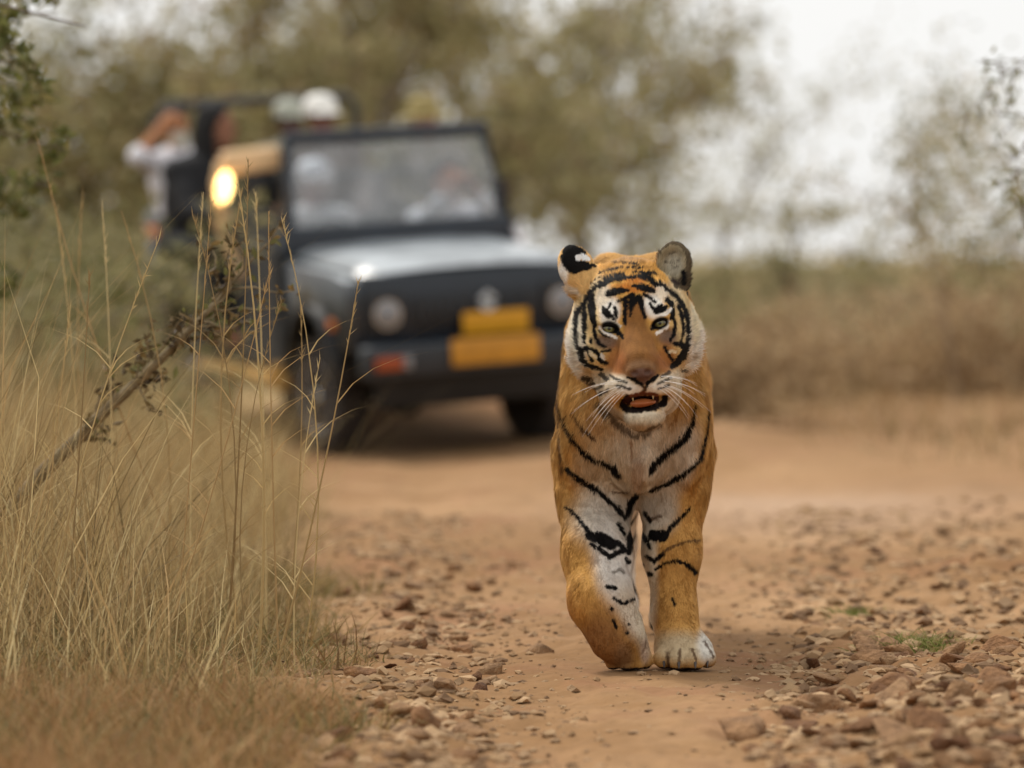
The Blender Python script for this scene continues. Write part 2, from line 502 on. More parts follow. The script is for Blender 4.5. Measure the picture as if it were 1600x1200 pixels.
def build_tiger():
    # head frame: origin midway between the eyes, rolled six degrees
    ro = math.radians(6.0)
    HR = np.array([[math.cos(ro), 0, -math.sin(ro)], [0, 1, 0], [math.sin(ro), 0, math.cos(ro)]])
    HT = np.array([-0.009, -0.30, 0.801])
    ys = np.concatenate([np.arange(-0.50, 0.02, 0.0036), np.arange(0.02, 0.3, 0.006), np.arange(0.3, 2.0, 0.013)])
    xs = np.concatenate([np.arange(-0.235, 0.235, 0.0033)])
    zs = np.concatenate([np.arange(-0.02, 1.04, 0.0034)])
    body = Field(xs, ys, zs); head = Field(xs, ys, zs)
    def P(sh, k=.02, op='+'):
        # the spine swings a little to the tiger's left behind the shoulder
        lo, hi, fn = sh
        def f2(X, Y, Z): return fn(X - .055 * np.maximum(Y - .1, 0), Y, Z)
        e = .055 * max(hi[1], 0)
        body.put((lo - np.array((0, 0, 0)), hi + np.array((e, 0, 0)), f2), k, op)
    # trunk
    P(ell((0, .50, .66), (.165, .42, .215)), .02)
    P(ell((0, .16, .63), (.166, .21, .235)), .06)
    P(ell((0, .90, .64), (.150, .36, .175)), .08)
    P(ell((0, 1.16, .69), (.150, .25, .19)), .08)
    for s in (-1, 1):
        P(ell((s * .060, .22, .872), (.052, .13, .095)), .06)
        P(ell((s * .120, .0, .585), (.060, .105, .160)), .028)
        P(ell((s * .105, .10, .47), (.070, .10, .12)), .05)
    P(ell((0, -.02, .555), (.085, .115, .150)), .045)
    P(ell((0, -.06, .66), (.105, .12, .12)), .05)
    P(cone((0, .14, .76), (0, -.14, .775), .150, .118), .07)
    P(ell((0, .30, .865), (.10, .22, .085)), .06)
    # standing foreleg
    for sh in (cone((.105, .06, .50), (.094, .085, .40), .082, .076), cone((.094, .085, .40), (.090, .045, .27), .075, .064),
               cone((.090, .045, .27), (.094, .0, .125), .064, .0475), cone((.094, .0, .125), (.108, -.035, .06), .048, .046),
               ell((.113, -.04, .046), (.066, .075, .044))): P(sh, .035)
    for (tx, ty, rr) in ((.066, -.094, .0235), (.099, -.118, .0255), (.137, -.115, .0255), (.166, -.085, .0225)):
        P(cone((tx * .8 + .022, ty + .045, .047), (tx, ty, .030), rr * .95, rr), .012)
    # lifted foreleg, wrist folded over the paw
    for sh in (cone((-.105, .06, .50), (-.092, .07, .39), .082, .081), cone((-.092, .07, .39), (-.087, -.03, .27), .081, .078),
               cone((-.087, -.03, .27), (-.080, -.115, .165), .078, .071), cone((-.080, -.115, .165), (-.042, -.125, .085), .069, .059),
               cone((-.042, -.125, .085), (-.014, -.105, .04), .057, .036)): P(sh, .035)
    for (tx, ty) in ((-.052, -.122), (-.022, -.135), (.006, -.122), (.022, -.10)):
        P(cone((tx - .016, ty - .004, .080), (tx, ty + .008, .024), .021, .0185), .006)
    # hind legs
    for s, kn, ho, an, pw in ((1, (.085, 1.02, .40), (.075, 1.30, .25), (.07, 1.25, .08), (.07, 1.17, .04)),
                              (-1, (-.085, .98, .39), (-.07, 1.22, .23), (-.06, 1.16, .07), (-.06, 1.08, .04))):
        hip = (s * .065, 1.16, .64)
        P(cone(hip, kn, .100, .075), .05); P(cone(kn, ho, .082, .046), .05); P(cone(ho, an, .046, .040), .03)
        P(cone(an, pw, .042, .040), .03); P(ell((pw[0], pw[1] - .02, .038), (.058, .075, .036)), .02)
        for tx in (-.038, -.013, .013, .038): P(ell((pw[0] + tx, pw[1] - .09 + abs(tx) * .5, .028), (.018, .03, .026)), .01)
    # tail
    tl = [(0, 1.36, .76), (.01, 1.50, .66), (.02, 1.60, .48), (.03, 1.66, .32), (.05, 1.76, .22), (.07, 1.87, .21)]
    for i in range(5): P(cone(tl[i], tl[i + 1], .042 - .004 * i, .038 - .004 * i), .02)
    # ---------------- head
    def H(sh, k=.02, op='+'): head.put(sh, k, op)
    def E(c, r): return ell(c, r, HR, HT)
    def C(a, b, ra, rb, sx=1.0): return cone(a, b, ra, rb, HR, HT, sx)
    H(E((0, .105, .045), (.116, .13, .108)), .02)
    H(E((0, .035, .055), (.078, .07, .062)), .05)
    H(E((0, .02, .015), (.085, .06, .06)), .04)
    for s in (-1, 1):
        H(E((s * .078, .07, -.018), (.062, .085, .078)), .05)
        H(E((s * .088, .125, -.040), (.054, .06, .088)), .04)
        H(E((s * .062, .02, -.055), (.045, .06, .050)), .04)
    H(C((0, .0, .012), (0, -.118, -.078), .038, .030, 1.15), .035)
    H(E((0, -.055, -.105), (.060, .085, .048)), .035)
    H(E((0, -.02, -.14), (.066, .085, .055)), .035)
    for s in (-1, 1):
        H(E((s * .033, -.102, -.130), (.0385, .045, .031)), .016)
        H(E((s * .050, -.055, -.140), (.034, .05, .034)), .02)
        H(E((s * .050, -.018, .026), (.032, .026, .017)), .03)
    H(E((0, -.150, -.100), (.030, .017, .017)), .016)                 # nose leather
    H(C((0, -.065, -.196), (0, .09, -.13), .040, .085), .03)
    H(E((0, -.088, -.206), (.043, .036, .027)), .025)
    for s in (-1, 1): H(E((s * .050, .045, -.150), (.040, .07, .050)), .04)
    H(E((0, -.135, -.1725), (.037, .075, .0125)), .006, '-')          # open mouth
    for s in (-1, 1): H(E((s * .046, -.080, -.176), (.017, .035, .019)), .008, '-')
    for s in (-1, 1): H(E((s * .0145, -.163, -.104), (.008, .010, .0055)), .005, '-')   # nostrils
    # ears
    ea = math.radians(28)
    RL = HR @ np.array(Euler((math.radians(-8), math.radians(-24), math.radians(38))).to_matrix())
    RR = HR @ np.array(Euler((math.radians(-6), math.radians(16), math.radians(-18))).to_matrix())
    TL = HR @ np.array((-.112, .085, .139)) + HT
    TR = HR @ np.array((.103, .085, .128)) + HT
    H(ell((0, 0, 0), (.049, .020, .060), RL, TL), .012); H(ell((.01, .005, -.04), (.045, .03, .03), RL, TL), .02)
    H(ell((0, 0.004, 0), (.041, .020, .054), RR, TR), .012); H(ell((0, .01, -.04), (.042, .03, .03), RR, TR), .02)
    H(ell((0, -.022, .004), (.031, .022, .041), RR, TR), .006, '-')
    # eyes: sink a lens-shaped opening where the face surface lies, then set the balls in
    eyes = []
    for s in (-1, 1):
        c = HR @ np.array((s * .0575, 0, .0)) + HT
        yf = head.front(c[0], c[2])
        c[1] = yf + .0155
        eyes.append(c)
        Re = HR @ np.array(Euler((0, math.radians(-12 * s), 0)).to_matrix())
        H(ell((0, -.018, -.001), (.0225, .014, .0115), Re, c), .005, '-')
        H(ell((0, -.006, .0100), (.027, .016, .0068), Re, c), .010, '+')     # upper lid
        H(ell((s * .001, -.002, -.0135), (.025, .013, .0055), Re, c), .010, '+')  # lower lid
    full = Field(xs, ys, zs)
    k = .035; h = np.maximum(k - np.abs(body.a - head.a), 0) / k
    full.a = np.minimum(body.a, head.a) - h * h * k * .25
    V, Q = nets(full)
    V = smooth_mesh(V, Q, 2, .45)
    N = vnormals(V, Q)

    # ---------------- coat: where the markings sit, measured on the front of the animal
    def z8(o, L): return [(o[0] + x / 8.5714, o[1] + y / 8.5714) for x, y in L]
    OA, OB, OC, OD = (860, 370), (980, 370), (860, 480), (980, 480)
    def zF(L): return [(860 + x / 6.154, 540 + y / 6.154) for x, y in L]
    def zE(L): return [(860 + x / 4., 760 + y / 4.) for x, y in L]
    def zG(L): return [(820 + x / 3., 680 + y / 3.) for x, y in L]
    BLK = srgb(15, 12, 11); WHT = srgb(243, 234, 222); CRM = srgb(226, 205, 168); ORG = srgb(206, 156, 88)
    GLD = srgb(216, 164, 86); BRN = srgb(150, 101, 55); DBR = srgb(88, 62, 42); GRY = srgb(168, 155, 140)

    def stroke(col, uv, pts, w, c, op=1.0, soft=1.3):
        pts = np.array(pts, float)
        if len(pts) == 1: pts = np.concatenate([pts, pts + .01])
        w = np.interp(np.linspace(0, 1, len(pts)), np.linspace(0, 1, len(w)), w) if isinstance(w, (list, tuple)) else np.full(len(pts), w)
        m = w.max() / 2 + soft + 1
        lo, hi = pts.min(0) - m, pts.max(0) + m
        sel = np.nonzero(((uv >= lo) & (uv <= hi)).all(1))[0]
        if not len(sel): return
        q = uv[sel]; best = np.full(len(sel), 1e3)
        for i in range(len(pts) - 1):
            a, b = pts[i], pts[i + 1]; ab = b - a
            t = np.clip(((q - a) @ ab) / (ab @ ab + 1e-9), 0, 1)
            d = np.linalg.norm(q - a - t[:, None] * ab, axis=1) - (w[i] + (w[i + 1] - w[i]) * t) / 2
            best = np.minimum(best, d)
        best = best + 1.1 * fbm(q[:, 0] * .22, q[:, 1] * .22, None, 3, 61, .7)
        al = (1 - sstep(-soft * .6, soft, best)) * op
        col[sel] = col[sel] * (1 - al[:, None]) + np.array(c) * al[:, None]
    def blob(col, uv, c, r, rgb, op=1.0, rot=0, soft=.5):
        a = math.radians(rot); d = uv - np.array(c)
        x = d[:, 0] * math.cos(a) + d[:, 1] * math.sin(a); y = -d[:, 0] * math.sin(a) + d[:, 1] * math.cos(a)
        q = np.sqrt((x / r[0]) ** 2 + (y / r[1]) ** 2)
        al = ((1 - sstep(1 - soft, 1 + soft, q)) * op)[:, None]
        col[:] = col * (1 - al) + np.array(rgb) * al

    def head_coat(pt):
        n = len(pt)
        uv = np.stack([800 + FPX / 9.70 * (pt[:, 0] + TX), HORIZON + FPX / 9.70 * (CAM_H - pt[:, 2])], 1)
        # a little hair-scale raggedness along every marking
        uv = uv + .45 * np.stack([fbm(pt[:, 0] * 120, pt[:, 2] * 45, pt[:, 1] * 60, 2, 3), fbm(pt[:, 0] * 45, pt[:, 2] * 120, pt[:, 1] * 60, 2, 9)], 1)
        ly = (pt - HT) @ HR[:, 1]
        col = np.tile(GLD, (n, 1))
        B = lambda *a, **k: blob(col, uv, *a, **k)
        B((992, 408), (75, 26), srgb(206, 150, 74)); B((990, 392), (70, 14), srgb(170, 132, 90))
        B((925, 470), (14, 40), CRM, rot=12); B((1062, 470), (13, 36), CRM, rot=-12)
        B((918, 520), (34, 60), srgb(214, 184, 130), .9); B((1078, 515), (32, 60), srgb(214, 184, 130), .9)
        B((893, 560), (20, 60), WHT, .95); B((1098, 545), (22, 62), WHT, .95)
        B((899, 520), (10, 40), srgb(232, 222, 198)); B((1092, 500), (10, 40), srgb(228, 214, 180))
        B((952, 486), (16, 22), WHT, rot=10, soft=.35); B((1020, 478), (17, 20), WHT, rot=-25, soft=.35)
        B((941, 462), (10, 18), srgb(236, 222, 200), .9, rot=25); B((1034, 455), (12, 14), srgb(236, 222, 200), .9, rot=-40)
        B((948, 534), (22, 12), srgb(116, 94, 80), .95); B((1042, 526), (17, 14), srgb(116, 94, 80), .95)
        B((990, 450), (30, 8), srgb(208, 128, 52)); B((994, 436), (22, 6), srgb(208, 132, 58))
        # bridge of the nose
        for (c, r) in (((990, 500), (19, 34)), ((995, 545), (33, 40)), ((1000, 570), (44, 22))): B(c, r, srgb(138, 92, 50), .95, soft=.3)
        B((960, 566), (15, 24), srgb(152, 92, 50), .8); B((1040, 560), (16, 24), srgb(152, 92, 48), .8)
        B((996, 530), (16, 40), srgb(130, 88, 44), .7); B((999, 575), (24, 14), srgb(116, 86, 60), .8)
        # muzzle and chin
        B((968, 600), (28, 14), srgb(226, 212, 190), rot=12, soft=.4); B((1040, 598), (28, 14), srgb(226, 212, 190), rot=-12, soft=.4)
        B((935, 602), (24, 24), srgb(206, 188, 162), .9); B((1062, 598), (20, 24), srgb(206, 186, 156), .9)
        B((983, 608), (20, 8), WHT); B((1024, 606), (20, 8), WHT)
        B((1003, 652), (36, 14), srgb(226, 214, 190), soft=.35); B((955, 650), (30, 16), srgb(150, 132, 112), .9, rot=40)
        B((1050, 640), (22, 22), srgb(205, 188, 165), .9); B((1000, 672), (44, 12), srgb(176, 154, 128), .95)
        K = lambda o, L, w, c=BLK, op=1.0: stroke(col, uv, z8(o, L), [q / 8.5714 * 1.25 + 1.0 for q in w] if isinstance(w, list) else w / 8.5714 * 1.25 + 1.0, c, op)
        for L, w in (([(640, 480), (760, 440), (960, 395)], 22), ([(640, 545), (780, 500), (980, 480)], 18),
                     ([(655, 650), (740, 590), (860, 555), (1050, 540), (1200, 520)], [75, 85, 70, 42, 30]),
                     ([(760, 765), (850, 735), (950, 725), (1040, 715)], [60, 80, 60, 20]),
                     ([(900, 860), (960, 840), (1030, 800), (1090, 760)], 30),
                     ([(600, 660), (520, 740), (470, 830), (390, 960), (335, 1060), (320, 1200)], [40, 55, 45, 45]),
                     ([(545, 760), (540, 850), (545, 950), (560, 1050), (565, 1150)], [50, 80, 75, 40]),
                     ([(700, 950), (740, 1020), (800, 1070), (840, 1120)], [30, 75, 65, 40]),
                     ([(850, 950), (870, 1010), (875, 1070)], 30), ([(800, 900), (760, 960), (720, 1010)], 25),
                     ([(1000, 870), (990, 1000), (985, 1150)], 36), ([(1070, 790), (1085, 850), (1075, 960), (1060, 1040)], [55, 60, 35, 15]),
                     ([(450, 960), (440, 1050), (450, 1200)], 45), ([(850, 330), (950, 320), (1000, 335)], 16), ([(590, 480), (580, 540), (545, 600)], 35)):
            K(OA, L, w)
        for L, w in (([(80, 470), (200, 465), (390, 490)], [18, 30]), ([(0, 540), (100, 520), (210, 525), (310, 570), (390, 630)], [30, 40, 70, 80, 60]),
                     ([(60, 660), (180, 670), (260, 690), (340, 720)], [25, 70, 80, 45]), ([(215, 770), (290, 810), (360, 870)], 25),
                     ([(440, 590), (520, 680), (640, 770), (730, 870), (790, 980), (820, 1100), (825, 1200)], [30, 50, 50, 50]),
                     ([(545, 840), (590, 900), (600, 980), (600, 1100)], [60, 55, 40]), ([(390, 990), (440, 965), (500, 950)], [80, 90, 60]),
                     ([(300, 900), (330, 960)], 32), ([(150, 830), (190, 960), (230, 1080)], [75, 42, 25]), ([(40, 960), (30, 1060)], 20),
                     ([(60, 790), (80, 880)], 60), ([(690, 930), (730, 1050), (760, 1200)], 38), ([(0, 400), (120, 395), (220, 400)], 13), ([(0, 330), (150, 340)], 13)):
            K(OB, L, w)
        for L, w in (([(335, 60), (325, 200), (325, 350), (330, 500), (350, 580)], [45, 48, 45, 18]), ([(455, 100), (445, 250), (440, 400), (450, 480)], [45, 42, 28]),
                     ([(590, 200), (575, 300), (600, 400), (650, 490), (720, 530)], [40, 30, 24]), ([(650, 310), (700, 370), (780, 390)], 22), ([(540, 430), (535, 470)], 30),
                     ([(400, 570), (500, 550), (600, 590), (650, 640)], [45, 50, 30]), ([(400, 600), (405, 700), (470, 780), (600, 820), (680, 840)], [60, 70, 50, 30]),
                     ([(500, 620), (560, 720)], 25), ([(690, 590), (740, 580), (800, 570)], 18), ([(650, 690), (690, 740), (740, 745)], 40)):
            K(OC, L, w)
        for L, w in (([(800, 80), (820, 200), (830, 330), (825, 450), (800, 560)], [50, 50, 45, 70]), ([(730, 130), (750, 250), (740, 400), (700, 480)], [35, 25]),
                     ([(600, 0), (610, 130), (640, 250), (610, 380), (570, 440)], [32, 26]), ([(640, 480), (720, 510), (790, 560), (760, 650), (660, 750), (600, 800)], [50, 60, 90, 100, 80, 40]),
                     ([(490, 530), (540, 620), (600, 700)], 28)):
            K(OD, L, w)
        # round the eyes
        W8 = lambda o, L, w, c=WHT: stroke(col, uv, z8(o, L), w / 8.57, c, 1.0, 1.0)
        W8(OC, [(690, 170), (800, 168), (920, 250)], 34, srgb(215, 205, 188)); W8(OC, [(650, 265), (720, 335), (800, 372), (880, 410)], 34)
        W8(OD, [(420, 110), (520, 80), (570, 20)], 46); W8(OD, [(545, 180), (520, 265), (450, 312), (390, 350)], 34)
        W8(OC, [(530, 610), (600, 670)], 40, CRM); W8(OC, [(690, 640), (710, 690)], 40, WHT); W8(OD, [(560, 590), (640, 600)], 40, CRM)
        blob(col, uv, (860 + 795 / 8.571, 480 + 265 / 8.571), (14.5, 9.6), BLK, 1.0, rot=14, soft=.18)
        blob(col, uv, (980 + 430 / 8.571, 480 + 215 / 8.571), (14.5, 9.6), BLK, 1.0, rot=-22, soft=.18)
        K(OC, [(860, 300), (920, 350), (950, 405)], [60, 50, 25]); K(OD, [(370, 235), (320, 290)], [55, 30])
        # whisker rows, nose, lips
        for L, w in (([(680, 905), (740, 950)], 45), ([(790, 900), (880, 960), (990, 990)], 18), ([(860, 1040), (950, 1055), (1040, 1080)], 20),
                     ([(450, 985), (530, 990)], 45), ([(450, 1075), (560, 1040)], 28), ([(530, 1160), (680, 1060)], 24), ([(620, 1190), (760, 1100)], 24)):
            K(OC, L, w, BLK, .9)
        for L, w in (([(440, 910), (550, 860)], 28), ([(380, 1010), (480, 970), (560, 930)], 22), ([(400, 1080), (540, 1030)], 16), ([(770, 860), (830, 870)], 22), ([(760, 1010), (800, 1060)], 20)):
            K(OD, L, w, BLK, .85)
        B((1001, 583), (19, 9), srgb(108, 82, 72), .95, soft=.25); B((1002, 592), (9, 9), srgb(104, 76, 66), .95, soft=.3)
        K(OD, [(-20, 925), (80, 965), (150, 1010), (200, 1060)], [20, 40, 30, 22]); K(OD, [(390, 900), (310, 960), (250, 1010), (210, 1080)], [20, 42, 30, 22]); K(OD, [(205, 1060), (205, 1150)], 24, DBR)
        S = lambda L, w, c=BLK, op=1.0: stroke(col, uv, zF(L), w / 6.15, c, op)
        # jaw ruff
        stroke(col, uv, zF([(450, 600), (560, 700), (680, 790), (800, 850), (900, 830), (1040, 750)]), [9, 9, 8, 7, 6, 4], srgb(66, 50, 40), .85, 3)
        # mouth lining: anything inside the parted lips
        S([(720, 490), (690, 560), (720, 605), (860, 598), (1000, 578), (1090, 560), (1090, 500)], 62, srgb(26, 18, 17)); S([(740, 520), (1000, 510)], 90, srgb(60, 26, 20))
        stroke(col, uv, zF([(760, 470), (880, 450), (1010, 465)]), 5, srgb(120, 70, 48))
        # back of the skull and neck hair
        back = sstep(.10, .20, ly)[:, None]
        st = (np.sin((ly * 60 + 2.5 * fbm(pt[:, 0] * 9, pt[:, 1] * 9, pt[:, 2] * 9, 2, 4))) > .55)[:, None]
        bc = np.where(st, BLK, GLD)
        topz = ((pt - HT) @ HR)[:, 2]; bc = np.where((topz < -.05)[:, None], np.where(st, BLK, WHT), bc)
        col = col * (1 - back) + bc * back
        # ears by their own frames
        for nm, R_, T_ in (('L', RL, TL), ('R', RR, TR)):
            q = (pt - T_) @ R_
            near = (np.abs(q[:, 0]) < .058) & (np.abs(q[:, 2] - .004) < .068) & (np.abs(q[:, 1]) < .05) & (uv[:, 1] < 466)
            q2 = uv[near]; c2 = col[near]
            if nm == 'L':
                edge = np.array([(860 + x / 8.571, 370 + y / 8.571) for x, y in ((150, 640), (330, 740), (500, 600), (640, 400), (500, 200), (300, 110), (150, 250))])
                inear = (q2[:, 0] < 936) & (q2[:, 1] < 460)
                base = np.where(inear[:, None], srgb(222, 176, 112), c2)
                blob(base, q2, (878, 435), (9, 30), WHT, 1.0, rot=10)
                blob(base, q2, (889, 452), (18, 6), srgb(232, 214, 190), 1.0, rot=30)
                stroke(base, q2, z8(OA, [(290, 180), (270, 280), (320, 390), (480, 380), (610, 375)]), [27, 31, 25, 15, 6], BLK, 1.0, 1.0)
                stroke(base, q2, z8(OA, [(330, 165), (430, 210)]), 15, BLK, 1.0, 1.0)
                stroke(base, q2, z8(OA, [(390, 270), (440, 260), (520, 300)]), [9, 12, 5], srgb(245, 242, 238), 1.0, .8)
                c2 = np.where((q2[:, 0] < 938)[:, None], base, c2)
            else:
                base = np.tile(srgb(150, 134, 104), (len(q2), 1))
                rim = np.sqrt((q[near, 0] / .041) ** 2 + (q[near, 2] / .054) ** 2)
                base = np.where((rim > .86)[:, None], srgb(96, 82, 62), base)
                blob(base, q2, (1055, 412), (14, 16), srgb(186, 176, 154), .9)
                for L in ([(520, 330), (620, 340), (700, 310)], [(580, 230), (660, 200)], [(600, 420), (700, 380)]): stroke(base, q2, z8(OB, L), 2.2, srgb(90, 78, 62), .8)
                stroke(base, q2, z8(OB, [(770, 470), (790, 620)]), 8, BLK); stroke(base, q2, z8(OB, [(600, 590), (680, 600)]), 8, srgb(52, 40, 40))
                wt = ((q2[:, 0] > 1028) & (q[near, 2] > -.05)).astype(float)[:, None]
                c2 = c2 * (1 - wt) + base * wt
            # the backs of both ears are black with a pale spot
            bk = (q[near, 1] > .004) & (nm == 'R')
            sp = ((q[near, 0]) ** 2 + (q[near, 2] - .005) ** 2 < .016 ** 2)
            c2 = np.where(bk[:, None], np.where(sp[:, None], WHT, BLK), c2)
            col[near] = c2
        col = col * (1 + .16 * fbm(pt[:, 0] * 150, pt[:, 2] * 60, pt[:, 1] * 60, 3, 81))[:, None]
        return col

    def body_coat(pt, nr):
        n = len(pt)
        uv = np.stack([800 + FPX / 9.98 * (pt[:, 0] + TX), HORIZON + FPX / 9.98 * (CAM_H - pt[:, 2])], 1)
        uv = uv + .55 * np.stack([fbm(pt[:, 0] * 90, pt[:, 2] * 30, pt[:, 1] * 40, 2, 13), fbm(pt[:, 0] * 30, pt[:, 2] * 90, pt[:, 1] * 40, 2, 19)], 1)
        mott = fbm(pt[:, 0] * 14, pt[:, 2] * 14, pt[:, 1] * 14, 3, 21)[:, None]
        col = ORG * (1 + .12 * mott)
        B = lambda *a, **k: blob(col, uv, *a, **k)
        B((985, 720), (70, 84), srgb(222, 204, 180), .98); B((1062, 715), (26, 55), srgb(222, 206, 186), .95, rot=15); B((940, 745), (40, 40), srgb(212, 190, 160), .8)
        B((925, 660), (34, 60), srgb(204, 160, 100), .6); B((995, 745), (12, 36), srgb(186, 152, 124), .7)
        B((942, 812), (46, 46), srgb(206, 194, 178), .95, rot=20); B((962, 880), (34, 66), srgb(224, 216, 206), .98, rot=-14); B((984, 950), (18, 44), srgb(214, 198, 176), .95, rot=-18)
        B((978, 800), (16, 40), srgb(190, 176, 158), .9)
        B((1012, 880), (15, 110), srgb(222, 208, 184), .95); B((1032, 800), (28, 34), srgb(196, 182, 164), .92)
        B((1006, 970), (14, 40), srgb(222, 206, 180), .9); B((1006, 1012), (8, 20), srgb(200, 170, 150), .8)
        # near foreleg tones
        B((942, 1000), (42, 50), srgb(138, 94, 54), .92, rot=-25); B((895, 935), (18, 24), srgb(190, 128, 66), .8); B((972, 1020), (14, 22), srgb(150, 116, 82), .7)
        B((905, 900), (20, 60), srgb(206, 154, 80), .7); B((1063, 900), (30, 70), srgb(196, 144, 76), .6)
        B((1062, 1008), (46, 22), srgb(206, 186, 152), .9); B((1104, 1006), (16, 24), srgb(232, 226, 214), .95)
        # flank pattern behind the shoulder
        ph = pt[:, 1] * 2 * PI / .115 + 1.6 * fbm(pt[:, 1] * 4, pt[:, 2] * 4, pt[:, 0] * 4, 3, 31) + .8 * np.sin(pt[:, 2] * 7)
        brk = fbm(pt[:, 1] * 8, pt[:, 2] * 3, pt[:, 0] * 3, 2, 37)
        fl = sstep(.62, .80, np.sin(ph) + .25 * brk)
        belly = sstep(.56, .46, pt[:, 2]) * sstep(.2, .35, pt[:, 1])
        tail = (pt[:, 1] > 1.42)
        fl = np.where(tail, sstep(.2, .5, np.sin(pt[:, 1] * 60 + pt[:, 2] * 45)), fl)
        fc = ORG * (1 + .12 * mott)
        fc = fc * (1 - belly[:, None] * .8) + WHT * belly[:, None] * .8
        fc = fc * (1 - fl[:, None]) + BLK * fl[:, None]
        wf = sstep(.13, .24, pt[:, 1] + .05 * brk)[:, None]
        # strokes of the front
        S = lambda pts, w, c=BLK, op=1.0: stroke(col, uv, pts, [q + .5 for q in w] if isinstance(w, list) else w + .5, c, op, 1.2)
        S(zF([(60, 600), (110, 740), (180, 880), (290, 1010), (420, 1110), (600, 1169)]) + zG([(410, 165), (440, 195)]), [2.5, 4, 6, 8, 8, 10, 10, 7])
        S(zF([(190, 640), (260, 740), (340, 830), (430, 920)]), [2, 4, 5, 4], DBR); S(zF([(1390, 580), (1350, 750), (1290, 870), (1180, 980), (1060, 1080), (980, 1160)]) + zG([(590, 170)]), [4, 8, 12, 11, 11, 12, 8])
        S(zF([(1530, 640), (1520, 800), (1480, 960)]) + zG([(825, 110), (740, 190), (660, 235), (590, 270)]), [3, 4, 6, 7, 8, 7, 4])
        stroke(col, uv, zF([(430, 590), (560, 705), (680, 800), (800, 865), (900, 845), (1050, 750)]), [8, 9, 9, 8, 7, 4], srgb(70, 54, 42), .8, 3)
        S(zF([(760, 900), (765, 1080)]), 4, BRN, .6); S(zF([(1230, 600), (1200, 700), (1140, 770)]), 3, BRN, .7)
        S(zG([(190, 160), (260, 215), (350, 270), (420, 330), (470, 390)]), [7, 9, 7, 5])
        S(zG([(410, 270), (480, 270)]), 4, DBR, .8)
        # outer edge lines running up the shoulder
        S([(872, 560), (868, 640), (876, 740)], 3, DBR, .8)
        for L, w in (([(90, 130), (170, 190), (240, 280)], [4, 5, 7]), ([(240, 300), (310, 310), (375, 345)], [12, 19, 19]), ([(250, 350), (310, 380), (360, 425), (450, 390), (500, 370)], [6, 7, 9, 8]),
                     ([(430, 130), (470, 200)], 5), ([(490, 180), (510, 120), (540, 70)], [9, 13, 9]), ([(425, 230), (460, 285)], 7), ([(400, 330), (450, 365)], 8), ([(490, 400), (500, 320), (530, 270)], [10, 15, 11]),
                     ([(470, 440), (490, 465)], 5), ([(350, 600), (400, 610)], 6), ([(390, 670), (440, 705), (510, 685)], 5), ([(375, 735)], 6), ([(380, 800), (400, 850)], 4), ([(470, 880)], 6), ([(480, 830)], 4),
                     ([(590, 180), (625, 225)], 7), ([(645, 310), (705, 310)], 18), ([(720, 300), (770, 240), (830, 190), (880, 140)], [7, 5, 3]), ([(580, 310), (620, 385)], 7), ([(600, 440), (650, 470), (700, 420)], 6),
                     ([(660, 520), (710, 480), (780, 465), (850, 480), (915, 545)], [3, 4, 6, 6]), ([(625, 555)], 9), ([(760, 700), (775, 735)], 4)):
            S(zE(L), w)
        for L, w, c in (([(390, 515), (430, 500), (450, 520)], 4, GRY * .5), ([(640, 205), (690, 190)], 5, DBR), ([(575, 500)], 7, GRY * .4), ([(560, 550)], 5, GRY * .4), ([(700, 410), (780, 370), (870, 345), (940, 345)], 3.6, DBR),
                        ([(720, 1020), (730, 1100)], 3.5, DBR), ([(800, 1000), (790, 1085)], 3.5, DBR), ([(880, 1000), (900, 1065)], 3.5, DBR), ([(960, 960), (1010, 1050)], 3, DBR)):
            S(zE(L), w, c, .85)
        # the undersides of the paws
        pad = (pt[:, 2] < .012)[:, None]
        col = np.where(pad, srgb(60, 48, 44), col)
        return col * (1 - wf) + fc * wf

    def groups(pt):
        dh, db = head.sample(pt), body.sample(pt)
        return sstep(.006, -.006, dh - db)
    def coat(pt, nr):
        g = groups(pt)
        out = np.zeros((len(pt), 3))
        mh = g > .001; mb = g < .999
        if mh.any(): out[mh] += head_coat(pt[mh]) * g[mh][:, None]
        if mb.any(): out[mb] += body_coat(pt[mb], nr[mb]) * (1 - g[mb])[:, None]
        return np.clip(out, 0.003, .95) * .90, g

    C0, G0 = coat(V, N)
    m_skin = mat_attr("tiger_coat", rough=.8, spec=.12, sheen=.0, bump=.35, bscale=260)
    mesh_np("body", V, Q, m_skin, tiger, True, C0)

    # ---------------- fur
    rng = np.random.default_rng(11)
    A, Bq, Cq, Dq = V[Q[:, 0]], V[Q[:, 1]], V[Q[:, 2]], V[Q[:, 3]]
    area = .5 * np.linalg.norm(np.cross(Cq - A, Dq - Bq), axis=1)
    ctr = (A + Bq + Cq + Dq) / 4
    dens = np.where(ctr[:, 1] < .3, 230000., 50000.) * np.where(ctr[:, 2] > .55, 1.25, 1.0)
    dens = np.where((ctr[:, 1] < -.12) & (ctr[:, 2] > .5), 400000., dens)
    p = area * dens; nf = int(p.sum())
    f = rng.choice(len(Q), nf, p=p / p.sum())
    u, v = rng.random(nf)[:, None], rng.random(nf)[:, None]
    pt = (A[f] * (1 - u) + Bq[f] * u) * (1 - v) + (Dq[f] * (1 - u) + Cq[f] * u) * v
    nn = unit(N[Q[f]].mean(1))
    g = groups(pt)
    hl = (pt - HT) @ HR                               # head-local position
    nose = np.array((0, -.14, -.07))
    hd = unit(hl - nose) @ HR.T
    bd = unit(np.stack([pt[:, 0] * 1.2, .55 + 0 * pt[:, 0], -1.0 + 0 * pt[:, 0]], 1))
    leg = (pt[:, 2] < .42); bd[leg] = unit(np.stack([pt[leg, 0] * 0, .15 + 0 * pt[leg, 0], -1 + 0 * pt[leg, 0]], 1))
